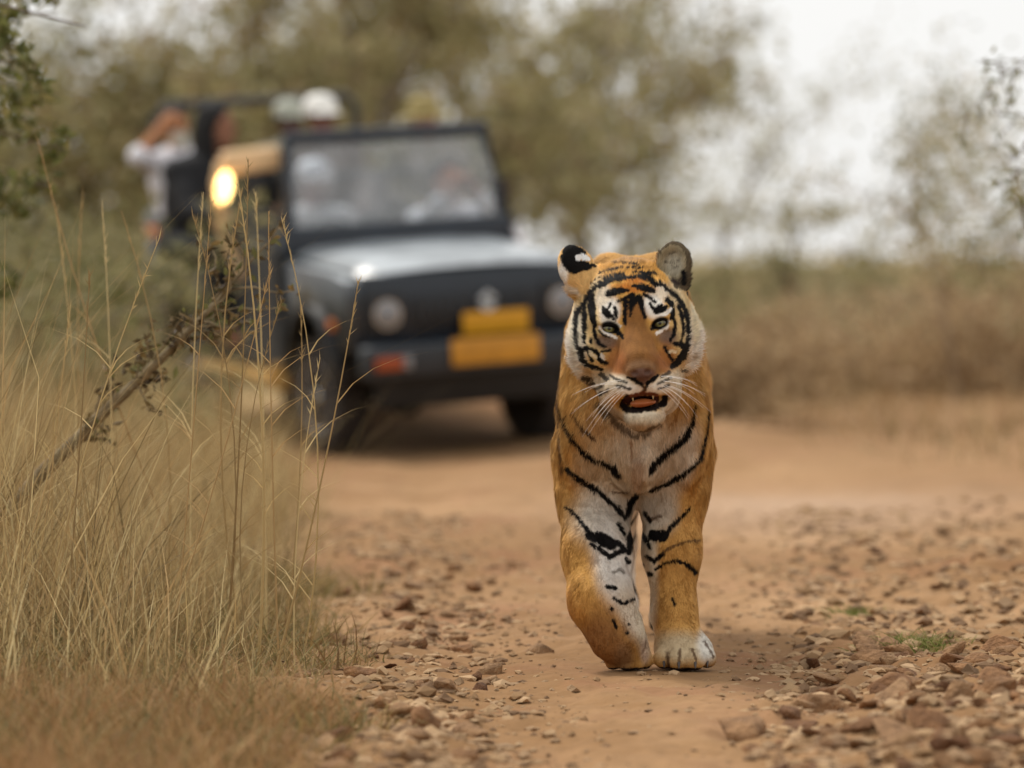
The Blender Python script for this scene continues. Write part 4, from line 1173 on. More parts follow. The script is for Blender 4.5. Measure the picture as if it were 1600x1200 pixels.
    G.put(off(cone(pel, pel + A((0, 0, .05)), .125, .125, sx=1.25), .012), .03)
    for s in (-1, 1):
        for q_ in thigh(s): G.put(off(q_, .014), .03)
    v, q = nets(G); v = smooth_mesh(v, q, 1)
    mesh_np("trousers", v, q, cloth(*(trousers or ("dark_trousers", srgb(48, 48, 54)))), root)
    # hair
    lo, hi = hc - A((.2, .2, .5)), hc + A((.2, .25, .2))
    G = Field(*[np.arange(lo[i], hi[i], .007) for i in range(3)])
    G.put(E((0, .025, .040), (.084, .096, .094)), .02)
    G.put(E((0, -.10, -.02), (.075, .06, .085)), .02, '-')
    if hair == 'long':
        G.put(E((0, .085, -.10), (.085, .05, .16)), .04)
        for s in (-1, 1): G.put(E((s * .075, .03, -.10), (.028, .05, .14)), .03)
    v, q = nets(G); v = smooth_mesh(v, q, 1)
    v = v + vnormals(v, q) * (.005 * fbm(v[:, 0] * 60, v[:, 1] * 60, v[:, 2] * 12, 3, 8))[:, None]
    mesh_np("hair", v, q, cloth("hair_%d" % int(hair_rgb[0] * 2000), hair_rgb), root)
    R4 = Matrix.Translation(hc) @ Matrix.Rotation(head_turn, 4, 'Z')
    if hat:
        if hat == 'cap':
            m = MB().lathe([(.100, .045), (.104, .075), (.100, .110), (.078, .142), (.04, .158), (.004, .162)], 'z', (0, .018, -.012), 28)
            m.grid(lambda a, b: ((a - .5) * .17, -.075 - .075 * b * (1 - (2 * a - 1) ** 2 * .55), .045 - .012 * b), 10, 5)
        else:
            m = MB().lathe([(.185, .030), (.175, .036), (.104, .046), (.102, .10), (.088, .145), (.045, .158), (.004, .160)], 'z', (0, .015, -.005), 32)
        h = m.build("hat", cloth(*hat_rgb), root, 60); h.matrix_local = R4
    for s in (-1, 1):
        e = MB().lathe([(.002, -.010), (.007, -.008), (.0095, -.003), (.0095, .003), (.002, .01)], 'y', (s * .031, -.078, .020), 12).build("eye", cloth("eye_dark", srgb(36, 28, 24)), root)
        e.matrix_local = R4
    if extra == 'mask':
        g = MB().grid(lambda a, b: ((a - .5) * .13, -.098 + .06 * (2 * a - 1) ** 2 + .014 * (b - .5) ** 2, -.115 + .10 * b), 10, 8).solidify(.006).build("face_mask", cloth("pale_mask", srgb(214, 208, 192)), root)
        g.matrix_local = R4
    if extra == 'camera':
        pass
    return root

WHITE = ("white_cotton", srgb(232, 230, 236)); BLACK = ("black_cotton", srgb(22, 22, 25)); GREYC = ("grey_cotton", srgb(172, 170, 172)); PALE = ("pale_cotton", srgb(206, 202, 204))
TAN = srgb(176, 122, 92)
def seat_at(u, v, yl, head=.68, lean=0.0, tilt=0.0):
    """hip position that brings the head of a sitter at depth yl to where it is seen"""
    p = jl(u, v, yl); return (p.x - head * math.sin(tilt), yl + head * math.sin(lean) * .5, p.z - head * math.cos(lean))
person("driver in white cap and pale shirt behind the windscreen, hands on the wheel", seat_at(490, 287, 1.13, .72), scale=1.06, shirt=PALE, hat='cap', hat_rgb=WHITE, arms='wheel', skin=srgb(132, 78, 60))
person("front passenger in pale clothes seated beside the driver", seat_at(705, 282, 1.13, .76), scale=1.12, shirt=WHITE, arms='camera', hair_rgb=srgb(62, 52, 46), skin=TAN, tilt=-.08, lean=.1)
person("passenger in bright white cap looking over the windscreen", seat_at(500, 186, 1.74, .72), shirt=("brown_shirt", srgb(96, 76, 62)), hat='cap', hat_rgb=("white_cap", srgb(246, 244, 238)), skin=srgb(120, 78, 62), scale=1.06)
person("passenger in pale grey-green cap on the rear bench", seat_at(452, 190, 2.55), shirt=("grey_green_shirt", srgb(120, 118, 104)), hat='cap', hat_rgb=("sage_cap", srgb(176, 178, 164)), skin=srgb(92, 60, 50))
person("passenger in olive sun hat looking over the top of the windscreen", seat_at(662, 188, 1.74), shirt=("olive_shirt", srgb(110, 98, 70)), hat='brim', hat_rgb=("olive_hat", srgb(158, 142, 92)), skin=TAN, hair_rgb=srgb(58, 38, 24))
person("passenger in white shirt with face mask and raised elbow", seat_at(281, 200, 2.70), rz=.15, tilt=-.05, shirt=WHITE, arms='up', skin=srgb(186, 128, 88), extra='mask', hair_rgb=srgb(52, 40, 34))
person("long-haired passenger in black leaning out over the jeep's side", seat_at(330, 200, 2.05, .83, tilt=.26), rz=.30, tilt=.26, lean=.10, shirt=BLACK, trousers=("black_trousers", srgb(24, 24, 27)), hair='long', hair_rgb=srgb(18, 16, 16), arms='lean', head_turn=.5, skin=srgb(150, 104, 80), scale=1.22)
# ------------------------------------------------------------------ vegetation
m_leaf = mat_attr("leaf", rough=.6, spec=.25, trans=.35)
m_straw = mat_attr("straw", rough=.75, spec=.2, trans=.25)
m_bark = mat_plain("bark", srgb(104, 88, 72), rough=.9, var=.3, scale=10, bump=.5)
m_twig = mat_plain("dry_twig", srgb(150, 130, 104), rough=.9, var=.3, scale=14)
OLIVE = [srgb(150, 142, 98), srgb(166, 156, 112), srgb(132, 126, 86), srgb(176, 162, 122), srgb(152, 132, 98)]  # foliage palettes paled to put distance haze into the leaf colour
GREEN = [srgb(118, 116, 74), srgb(134, 130, 88), srgb(102, 102, 64), srgb(158, 150, 114)]
DRYC = [srgb(184, 160, 124), srgb(166, 142, 108), srgb(196, 172, 134), srgb(156, 130, 100)]
PALEG = [srgb(170, 162, 126), srgb(152, 148, 108), srgb(184, 172, 140)]

def leaf_mesh(name, C, size, cols, parent, rng, mat=None, flat=.0):
    n = len(C)
    a = unit(rng.normal(size=(n, 3))); b = unit(np.cross(a, rng.normal(size=(n, 3))))
    s = size * rng.uniform(.6, 1.35, n)[:, None]
    k = np.cross(a, b) * .18
    V = np.stack([C - a * s, C - b * s * .42 + k * s, C + a * s, C + b * s * .42 + k * s], 1).reshape(-1, 3)
    Q = np.arange(n * 4).reshape(-1, 4)
    Q = np.concatenate([Q[:, [0, 1, 2]], Q[:, [0, 2, 3]]])
    c = np.array(cols)[rng.integers(0, len(cols), n)] * rng.uniform(.75, 1.25, n)[:, None]
    return mesh_np(name, V, Q, mat or m_leaf, parent, False, np.repeat(c, 4, 0))

def tubes_np(paths, n=5):
    """many tapered tubes: paths = list of (pts (k,3), radii (k,))"""
    Vs, Fs, o = [], [], 0
    for P, r in paths:
        P = np.asarray(P, float); r = np.asarray(r, float); k = len(P)
        t = unit(np.gradient(P, axis=0)); a = unit(np.cross(t, np.array((.31, .17, .93)))); b = np.cross(t, a)
        q = np.arange(n) * 2 * PI / n
        V = P[:, None] + r[:, None, None] * (a[:, None] * np.cos(q)[None, :, None] + b[:, None] * np.sin(q)[None, :, None])
        i = (np.arange(k - 1)[:, None] * n + np.arange(n)[None, :]); j = (np.arange(k - 1)[:, None] * n + (np.arange(n)[None, :] + 1) % n)
        Fs.append(np.stack([i, j, j + n, i + n], -1).reshape(-1, 4) + o); Vs.append(V.reshape(-1, 3)); o += k * n
    return np.concatenate(Vs), np.concatenate(Fs)

def limb(p, d, L, r, rng, k=6, droop=0.0, wob=.12):
    pts = [np.array(p, float)]; d = np.array(d, float)
    for i in range(k - 1):
        d = unit((d + rng.normal(0, wob, 3) + np.array((0, 0, -droop)))[None])[0]
        pts.append(pts[-1] + d * L / (k - 1))
    return np.array(pts), np.linspace(r, r * .35, k), d

def tree(name, label, x, y, h0, reach, cols, seed, n_main=7, n_sub=5, per=45, leaf=.06, clump=.28, elev=(10, 75), r0=.09, group=None, cat="tree", stems=1, bark=None, zoff=0.0, droop=.02, hspan=1.0):
    rng = np.random.default_rng(seed)
    z = float(zg0(x, y)) - .03 + zoff
    root = empty(name, (x, y, z)); tag(root, label, cat, group)
    paths, tips = [], []
    for s in range(stems):
        if stems > 1: d0 = unit(np.array([[rng.normal(0, .35), rng.normal(0, .35), 1]]))[0]; b0 = np.array((rng.normal(0, .08), rng.normal(0, .08), 0))
        else: d0 = unit(np.array([[rng.normal(0, .08), rng.normal(0, .08), 1]]))[0]; b0 = np.zeros(3)
        P, r, d = limb(b0, d0, h0, r0, rng, 8, wob=.08); r = np.linspace(r0, r0 * .6, 8); paths.append((P, r))
        for m in range(n_main):
            t = rng.uniform(.35, 1.0) if m else 1.0
            b = P[int(t * 7)]; az = 2 * PI * (m + rng.uniform(-.3, .3)) / n_main; el = math.radians(rng.uniform(*elev))
            dd = np.array((math.cos(az) * math.cos(el), math.sin(az) * math.cos(el), math.sin(el) * hspan))
            L = reach * rng.uniform(.6, 1.1)
            P2, r2, d2 = limb(b, dd, L, r0 * .42, rng, 6, droop); paths.append((P2, r2))
            for q in range(n_sub):
                b2 = P2[rng.integers(2, 6)]; d3 = unit((d2 + rng.normal(0, .7, 3))[None])[0]
                P3, r3, _ = limb(b2, d3, L * rng.uniform(.3, .6), r0 * .16, rng, 5, droop); paths.append((P3, r3))
                tips += [P3[-1], P3[3], P3[2]]
            tips += [P2[-1], P2[4]]
    V, F = tubes_np(paths, 6)
    mesh_np("trunk" if cat == "tree" else "stem", V, F, bark or m_bark, root)
    tips = np.array(tips)
    n = len(tips) * per
    C = tips[rng.integers(0, len(tips), n)] + rng.normal(0, clump, (n, 3)) * np.array((1, 1, .75)) * rng.uniform(.3, 1, (n, 1))
    C = C[C[:, 2] > .05]
    leaf_mesh("crown" if cat == "tree" else "foliage", C, leaf, cols, root, rng)
    return root

# thicket behind the jeep: each tree its own trunk and crown
BK = "trees of the thicket behind the jeep"
for i, (u, d, h0, rc, per, cols, lab) in enumerate([
        (-90, 44, 1.6, 2.3, 17, GREEN + PALEG, "grey-green bushy tree at the leafy end of the thicket, beyond the tall grass"), (110, 52, 1.6, 2.4, 13, OLIVE + PALEG, "pale olive tree in the thicket beyond the overhanging branches"),
        (300, 43, 2.1, 2.4, 32, OLIVE, "dense olive tree behind the white-shirted passenger"), (440, 50, 2.8, 2.9, 36, OLIVE, "tall dense olive tree behind the passengers in pale caps"),
        (570, 44, 2.4, 2.5, 36, OLIVE, "brown-olive tree rising behind the middle of the windscreen"), (700, 52, 3.0, 2.8, 28, OLIVE, "tall olive tree behind the passenger in the olive hat"),
        (800, 47, 3.0, 2.2, 11, OLIVE + PALEG, "open-crowned olive tree just beyond the edge of the windscreen"), (900, 55, 3.4, 2.4, 11, OLIVE + PALEG, "loose high-crowned olive tree above the jeep's far wing")]):
    p = at(u, 482, d)
    tree("thicket_tree", lab, p.x, p.y, h0, rc, cols, 100 + i, n_main=10, n_sub=6, per=per, leaf=.085, clump=.38, elev=(-12, 80), r0=.10, group=BK)
p = at(990, 482, 58); tree("thin_tree", "thin-leaved pale olive tree at the open end of the thicket", p.x, p.y, 2.4, 1.9, PALEG + OLIVE[:2], 120, n_main=9, n_sub=6, per=8, leaf=.07, clump=.34, elev=(0, 70), r0=.06)
p = at(1120, 482, 66); tree("thin_tree", "very sparse pale tree standing alone against the white sky", p.x, p.y, 3.0, 1.7, PALEG, 121, n_main=9, n_sub=6, per=7, leaf=.07, clump=.36, elev=(0, 60), r0=.04)
p = at(1500, 482, 30); tree("thorn_tree", "sparse grey-green thorn tree above the dry bank", p.x, p.y, 1.6, 1.15, PALEG + [srgb(120, 122, 92)], 122, n_main=10, n_sub=6, per=7, leaf=.035, clump=.18, elev=(15, 80), r0=.018, bark=m_twig)
p = at(1640, 482, 26); tree("thorn_tree", "grey-stemmed thorn tree at the far end of the dry bank", p.x, p.y, 1.3, 1.0, PALEG + GREEN[:1], 123, n_main=10, n_sub=7, per=10, leaf=.035, clump=.17, elev=(5, 80), r0=.02, bark=m_twig)
p = at(1245, 482, 42); tree("slender_sapling", "slender bare sapling in front of the white sky", p.x, p.y, 1.4, .5, PALEG, 124, n_main=5, n_sub=4, per=7, leaf=.05, clump=.14, elev=(20, 70), r0=.03)
# shrubs: left behind the grass, behind the jeep's flank, along the right-hand bank
SL = "shrubs behind the tall grass"
for i, (u, d, h, rc, per, cols) in enumerate([(20, 19.5, .5, .85, 13, GREEN), (150, 23, .5, .85, 11, GREEN + OLIVE[:2]), (-30, 26, .8, 1.1, 14, GREEN), (215, 30, .6, .9, 11, OLIVE), (80, 33, .9, 1.2, 13, GREEN)]):
    p = at(u, 482, d)
    tree("leafy_shrub", "leafy grey-green shrub growing behind the tall dry grass", p.x, p.y, h, rc, cols, 140 + i, n_main=6, n_sub=4, per=per, leaf=.036, clump=.14, elev=(-5, 75), r0=.022, group=SL, cat="shrub", stems=3)
SR = "green shrubs along the foot of the sky"
for i, (u, d, h, rc, per, cols) in enumerate([(880, 40, .5, .95, 26, OLIVE), (1010, 43, .5, .95, 26, OLIVE + GREEN), (1120, 38, .35, .75, 24, OLIVE), (1290, 45, .3, .8, 22, GREEN + OLIVE), (1420, 41, .3, .75, 20, PALEG + OLIVE), (1570, 36, .4, .8, 22, OLIVE + DRYC)]):
    p = at(u, 482, d)
    tree("green_shrub", "low olive-green shrub on the rise beyond the bank", p.x, p.y, h, rc, cols, 160 + i, n_main=7, n_sub=4, per=per, leaf=.05, clump=.2, elev=(-10, 55), r0=.03, group=SR, cat="shrub", stems=3)
DR = "dry brown shrubs on the bank"
for i in range(18):
    rng = np.random.default_rng(300 + i)
    d = 29 + 13 * ((i * .618) % 1); u = 1080 + 560 * ((i * .381 + .07) % 1)
    p = at(u, 482, d)
    tree("dry_shrub", "dry brown leafless-looking shrub on the dirt bank beyond the tiger", p.x, p.y, .25, .60, DRYC, 180 + i, n_main=7, n_sub=5, per=6, leaf=.035, clump=.18, elev=(0, 60), r0=.012, group=DR, cat="shrub", stems=4, bark=m_twig)

# far-off scrub that reads as one mass below the sky
def far_scrub():
    rng = np.random.default_rng(410); n = 420
    X = rng.uniform(-6, 17, n); Y = rng.uniform(34, 95, n); H = rng.uniform(.25, .80, n) * (1 + .9 * np.clip(fbm(X * .4, Y * .2, None, 2, 411), -.4, 1))
    H = H * np.interp(Y, [34, 95], [.85, 1.5])
    k = 70; q = rng.normal(size=(n, k, 3)); q /= np.linalg.norm(q, axis=2, keepdims=True); q *= rng.uniform(.35, 1, (n, k, 1)); q[..., 2] = np.abs(q[..., 2])
    C = np.stack([X, Y, zg0(X, Y)], 1)[:, None] + q * np.stack([H * 1.2, H * 1.2, H], 1)[:, None]
    o = leaf_mesh("far_scrub", C.reshape(-1, 3), .085, OLIVE[:2] + DRYC + DRYC + PALEG, None, rng)
    tag(o, "hazy tan and olive scrub far off below the pale sky", "scrub", None, "stuff")
far_scrub()

# ---- grass
STRAW = [srgb(196, 172, 122), srgb(176, 150, 104), srgb(210, 190, 142), srgb(152, 128, 88), srgb(182, 152, 106), srgb(124, 106, 72)]
def grass(name, label, X, Y, h, w, cols, seed, lean=.25, kind="stuff", segs=3, cat="grass", bend=.35):
    rng = np.random.default_rng(seed); n = len(X)
    roots = np.stack([X, Y, zg(X, Y) - .01], 1)
    lk = lean * rng.choice([.7, .8, 1, 2.8], n)           # some blades are bent over or broken
    d = unit(np.stack([rng.normal(0, 1, n) * lk, rng.normal(0, 1, n) * lk, np.ones(n)], 1))
    b = np.stack([rng.normal(0, bend, n), rng.normal(0, bend, n), -np.abs(rng.normal(0, bend * .5, n))], 1)
    q = rng.uniform(0, PI, n); side = np.stack([np.cos(q), .35 * np.sin(q), 0 * q], 1)
    w = np.asarray(w) * rng.choice([.8, 1, 1, 1.9], n)
    V, F, per = ribbons(roots, d, h, w, b, unit(side), segs)
    c = np.array(cols)[rng.integers(0, len(cols), n)] * rng.uniform(.75, 1.2, n)[:, None]
    o = mesh_np(name, V, F, m_straw, None, False, np.repeat(c, per, 0))
    return tag(o, label, cat, None, kind)

def field_pts(n, seed, x0, x1, y0, y1, keep):
    rng = np.random.default_rng(seed)
    X = rng.uniform(x0, x1, n); Y = rng.uniform(y0, y1, n)
    m = keep(X, Y, rng); return X[m], Y[m], rng
# tall dry grass, left of the track
def dens(X, Y, rng):
    e = edge_left(Y) - X
    c = .5 + .5 * fbm(X * 2.2, Y * 1.4, None, 3, 71)
    return (e > .02) & (rng.random(len(X)) < sstep(0, .35, e) * (.25 + .9 * c))
X, Y, r_ = field_pts(64000, 1, -3.6, -.3, -1.2, 14, dens)
hh = (.32 + .56 * np.clip(.5 + .8 * fbm(X * 1.5, Y * 1.1, None, 3, 73), 0, 1.2)) * r_.uniform(.5, 1.25, len(X)) * (.55 + .45 * sstep(0, .5, edge_left(Y) - X))
grass("tall_dry_grass", "tall straw-coloured dry grass along the track", X, Y, hh, r_.uniform(.0018, .0040, len(X)), STRAW, 2, lean=.24, bend=.30)
X, Y, r_ = field_pts(15000, 3, -6.5, -1.2, 13, 30, lambda X, Y, r: (edge_left(Y) - X > .1) & ~((np.abs(X + 1.1) < 1.5) & (Y > 14) & (Y < 20.5) & (X > -1.1 - .4 * (Y - 15.7) - .55)))
grass("far_dry_grass", "dry grass around and behind the jeep", X, Y, r_.uniform(.2, .6, len(X)), r_.uniform(.006, .012, len(X)), STRAW + OLIVE[:2], 4, lean=.22)
# short matted grass at the foot of the tall stalks, greyer and greener
X, Y, r_ = field_pts(30000, 5, -1.4, -.22, -2.6, 3.2, lambda X, Y, r: (edge_left(Y) - X > -.10) & (r.random(len(X)) < sstep(-.12, .14, edge_left(Y) - X + .12 * fbm(X * 6, Y * 4, None, 3, 77))))
grass("matted_grass", "low matted grey-green and brown grass at the edge of the track", X, Y, r_.uniform(.04, .17, len(X)), r_.uniform(.0022, .0048, len(X)), [srgb(138, 122, 78), srgb(120, 110, 70), srgb(156, 132, 86), srgb(128, 100, 66), srgb(112, 106, 66), srgb(170, 144, 98)], 6, lean=.75, bend=.6)
X, Y, r_ = field_pts(13000, 8, -2.6, -.28, -3.6, -1.1, lambda X, Y, r: (edge_left(Y) - X > -.02 + .1 * fbm(X * 5, Y * 4, None, 2, 78)))
grass("brown_seed_grass", "soft brown seed grass in front of the tall stalks", X, Y, r_.uniform(.07, .20, len(X)), r_.uniform(.002, .004, len(X)), [srgb(168, 130, 88), srgb(150, 114, 76), srgb(182, 146, 102)], 9, lean=.45, bend=.5)
# dry cover on the right-hand bank and the rise behind it
X, Y, r_ = field_pts(26000, 11, .6, 9, 9.5, 34, lambda X, Y, r: (X - edge_right(Y) > .05) & (r.random(len(X)) < sstep(0, 1.2, X - edge_right(Y)) * (.2 + .8 * np.clip(.5 + fbm(X * .9, Y * .7, None, 3, 79), 0, 1)) * sstep(9, 16, Y)))
grass("bank_grass", "thin brown grass covering the far dirt bank", X, Y, r_.uniform(.06, .30, len(X)), r_.uniform(.006, .014, len(X)), DRYC + [srgb(164, 134, 92), srgb(128, 110, 70)], 12, lean=.45)
X, Y, r_ = field_pts(24000, 13, -12, 14, 32, 70, lambda X, Y, r: X > -12)
grass("distant_grass", "olive and straw grass on the rise below the trees", X, Y, r_.uniform(.25, .8, len(X)), r_.uniform(.02, .045, len(X)), OLIVE + DRYC, 14, lean=.4)

# tall single stalks that stand clear of the field
SG = "single tall stalks beside the track"
def stalk(u0, v0, u1, v1, d, rad, i):
    a, b = at(u0, v0, d), at(u1, v1, d); rng = np.random.default_rng(500 + i)
    a.z = float(zg(a.x, a.y)) - .01
    root = empty("grass_stalk", a); tag(root, "tall straw stalk standing clear above the dry grass", "grass stalk", SG)
    q = np.linspace(0, 1, 9); e = np.array(b - a)
    P = q[:, None] * e + np.array((rng.normal(0, .05), rng.normal(0, .03), 0)) * (q * (1 - q) * 4)[:, None]
    V, F = tubes_np([(P, rad * np.linspace(1, .35, 9))], 5)
    c = np.array(STRAW[i % 5]) * 1.1
    mesh_np("stem", V, F, m_straw, root, True, np.tile(c, (len(V), 1)))
    # a blade or two and the thin seed head
    n = 5; t = rng.uniform(.15, .7, n); R = np.array([np.interp(t, q, P[:, k]) for k in range(3)]).T
    s = np.sign(rng.normal(size=n)); D = unit(np.stack([s * rng.uniform(.3, .8, n), rng.normal(0, .3, n), np.ones(n)], 1))
    for k in range(n):
        V, F, per = ribbons(R[k:k + 1], D[k:k + 1], [rng.uniform(.10, .24)], [.0045], np.array([[s[k] * .4, 0, -.35]]), np.array([[.8, .4, 0]]), 4)
        mesh_np("blade", V, F, m_straw, root, False, np.tile(c, (len(V), 1)))
    n = 26; t = rng.uniform(.82, 1.0, n); R = np.array([np.interp(t, q, P[:, k]) for k in range(3)]).T
    D = unit(np.array(unit(e[None])[0]) + rng.normal(0, .25, (n, 3)))
    V, F, per = ribbons(R, D, rng.uniform(.012, .03, n), np.full(n, .003), 0 * D, unit(np.cross(D, rng.normal(size=(n, 3)))), 2)
    sh_ = mesh_np("seed_head", V, F, m_straw, root, False, np.tile(c * .95, (len(V), 1))); sh_["kind"] = "stuff"
for i, (u0, v0, u1, v1, d, r) in enumerate([(402, 900, 372, 285, 9.9, .0042), (384, 900, 378, 300, 10.2, .0034), (416, 900, 400, 300, 10.6, .0034), (352, 900, 388, 250, 10.0, .0028), (436, 900, 420, 330, 9.8, .0026), (470, 880, 440, 340, 10.1, .0026),
        (425, 900, 560, 440, 9.7, .0032), (300, 900, 318, 300, 10.4, .0028), (345, 900, 300, 330, 10.1, .0024), (270, 880, 330, 320, 9.9, .0024), (120, 900, 88, 330, 11.2, .0034), (150, 900, 130, 300, 11.6, .0034), (170, 900, 160, 320, 11.0, .003), (95, 880, 140, 430, 9.7, .003),
        (330, 900, 60, 220, 11.2, .0032), (60, 900, 250, 370, 9.8, .0028), (250, 880, 190, 330, 10.8, .003), (460, 880, 500, 560, 9.9, .002), (395, 880, 440, 470, 9.6, .002), (240, 900, 420, 430, 9.9, .0026), (20, 880, 110, 480, 10.4, .0026), (440, 900, 470, 480, 10.3, .0024)]):
    stalk(u0, v0, u1, v1, d, r, i)

# dead branch propped across the grass
def dead_branch():
    rng = np.random.default_rng(77)
    P = np.array([at(-260, 1040, 11.5), at(-80, 900, 11.3), at(0, 815, 11.2), at(90, 715, 11.15), at(170, 640, 11.1), at(240, 575, 11.05), at(300, 515, 11.0), at(350, 460, 11.0), at(395, 410, 11.0)])
    P[0][2] = float(zg(P[0][0], P[0][1])) - .01
    root = empty("dead_branch", P[0]); tag(root, "dead branch with curled leaves slanting up through the dry grass", "branch")
    o = P[0].copy(); P = P - o
    q = np.linspace(0, 1, 9); qq = np.linspace(0, 1, 28)
    S = np.array([np.interp(qq, q, P[:, k]) for k in range(3)]).T + np.cumsum(rng.normal(0, .0016, (28, 3)), 0)
    V, F = tubes_np([(S, np.interp(qq, [0, .3, .6, 1], [.026, .021, .013, .003]) * rng.uniform(.9, 1.1, 28))], 9)
    bm_ = mat_plain("dead_bark", srgb(128, 112, 84), rough=.9, var=.4, scale=30, bump=.6)
    mesh_np("stem", V, F, bm_, root)
    leaves = []
    for k in range(34):
        t = rng.uniform(.38, 1.0); b = np.array([np.interp(t, qq, S[:, c]) for c in range(3)])
        d = unit(np.array([[.75 + rng.normal(0, .5), rng.normal(0, .35), .55 + rng.normal(0, .5)]]))[0]
        T, r, _ = limb(b, d, rng.uniform(.07, .20), .0035, rng, 6, wob=.25)
        V, F = tubes_np([(T, r)], 5); tw = mesh_np("twig", V, F, bm_, root)
        leaves += [T[-1], T[4], T[3], T[2]]
    C = np.repeat(np.array(leaves), 4, 0) + rng.normal(0, .012, (len(leaves) * 4, 3))
    leaf_mesh("dead_leaves", C, .015, [srgb(92, 76, 48), srgb(120, 98, 60), srgb(110, 108, 64), srgb(74, 60, 42)], root, rng)
dead_branch()

# overhanging tree whose trunk stands out to the left
def overhang(name, label, x, y, twigs, cols, leaf, seed, n_leaf=16, thick=1.0):
    rng = np.random.default_rng(seed)
    z = float(zg0(x, y)) - .03
    root = empty(name, (x, y, z)); tag(root, label, "tree")
    o = np.array((x, y, z)); top = max(np.array(t[0])[2] for t in twigs) + .25
    tr = np.array([(0, 0, 0), (.03, .02, .5), (-.02, .03, 1.0), (.02, 0, top - z)])
    paths = [(tr, np.array([.07, .06, .05, .035]) * thick)]; C = []
    for (a, b) in twigs:
        a = np.array(a) - o; b = np.array(b) - o
        s = np.array((tr[2][0], tr[2][1], min(a[2] * .9, top - z)))
        m = (s + a) / 2 + np.array((0, 0, .12))
        P = np.array([s, m, a, a * .5 + b * .5 + np.array((0, 0, .03)), b]); paths.append((P, np.array([.02, .013, .007, .005, .003]) * (.3 + .7 * thick)))
        for k in range(7):
            t = rng.uniform(0, 1); p = a + (b - a) * t
            d = unit(np.array([[rng.normal(), rng.normal(), rng.normal() - .3]]))[0]; e = p + d * rng.uniform(.05, .14)
            paths.append((np.array([p, (p + e) / 2 + rng.normal(0, .01, 3), e]), np.array([.003, .0024, .0014])))
            C.append(p + (e - p) * rng.uniform(.3, 1.1, (n_leaf, 1)) + rng.normal(0, .02, (n_leaf, 3)))
    V, F = tubes_np(paths, 6); mesh_np("trunk", V, F, m_bark, root)
    leaf_mesh("crown", np.concatenate(C), leaf, cols, root, rng)
A_ = lambda u, v, d: tuple(at(u, v, d))
overhang("overhanging_tree", "dark green leafy branches hanging in over the tall grass", -2.2, 1.6,
         [(A_(-120, 10, 12.5), A_(135, 42, 12.3)), (A_(-120, 120, 13.1), A_(60, 100, 12.9)), (A_(-100, 210, 13.5), A_(105, 235, 13.3)), (A_(-100, 60, 13.9), A_(90, 20, 13.7)), (A_(-100, 300, 14.1), A_(60, 330, 13.9)), (A_(-90, 170, 14.5), A_(50, 190, 14.3)), (A_(-60, -40, 13.7), A_(120, -10, 13.5)), (A_(-100, 90, 13.3), A_(40, 75, 13.2)), (A_(-100, 260, 14.3), A_(80, 290, 14.1)), (A_(-80, 140, 13.9), A_(95, 150, 14.1)), (A_(-80, 400, 14.5), A_(40, 430, 14.3))],
         [srgb(104, 108, 58), srgb(122, 122, 72), srgb(90, 94, 50), srgb(142, 134, 88)], .026, 61, 20, .7)
overhang("leaning_sapling", "slim sapling with a few leaves beside the dry bank", 1.86, 4.2,
         [(A_(1640, 300, 14.2), A_(1570, 240, 14.0)), (A_(1630, 120, 14.4), A_(1548, 96, 14.2)), (A_(1640, 210, 14.6), A_(1560, 180, 14.6)), (A_(1650, 340, 14.2), A_(1590, 330, 14.2)), (A_(1650, 60, 14.8), A_(1500, 190, 15.0))],
         [srgb(104, 108, 66), srgb(128, 124, 84)], .018, 62, 6, .22)

# two green tufts among the stones
def tuft(u, v, label, n, seed, hgt):
    rng = np.random.default_rng(seed); x, y = on_ground(u, v)
    root = empty("grass_tuft", (x, y, float(zg(x, y)) - .004)); tag(root, label, "grass tuft")
    R = np.stack([rng.normal(0, .05, n), rng.normal(0, .07, n), np.zeros(n)], 1)
    D = unit(np.stack([rng.normal(0, .8, n) + R[:, 0] * 8, rng.normal(0, .6, n), np.ones(n) * .9], 1))
    V, F, per = ribbons(R, D, rng.uniform(.4, 1.2, n) * hgt, np.full(n, .0042), np.stack([rng.normal(0, .4, n), rng.normal(0, .3, n), -.45 * np.ones(n)], 1), unit(np.cross(D, rng.normal(size=(n, 3)))), 3)
    c = np.array([srgb(104, 118, 54), srgb(88, 104, 44), srgb(132, 134, 72), srgb(150, 138, 88)])[rng.integers(0, 4, n)]
    mesh_np("blades", V, F, m_straw, root, False, np.repeat(c, per, 0))["kind"] = "stuff"
tuft(1335, 958, "small green grass tuft on bare dirt beyond the rubble", 380, 71, .085)
tuft(1440, 1005, "spreading green grass tuft growing between the rubble stones", 520, 72, .095)
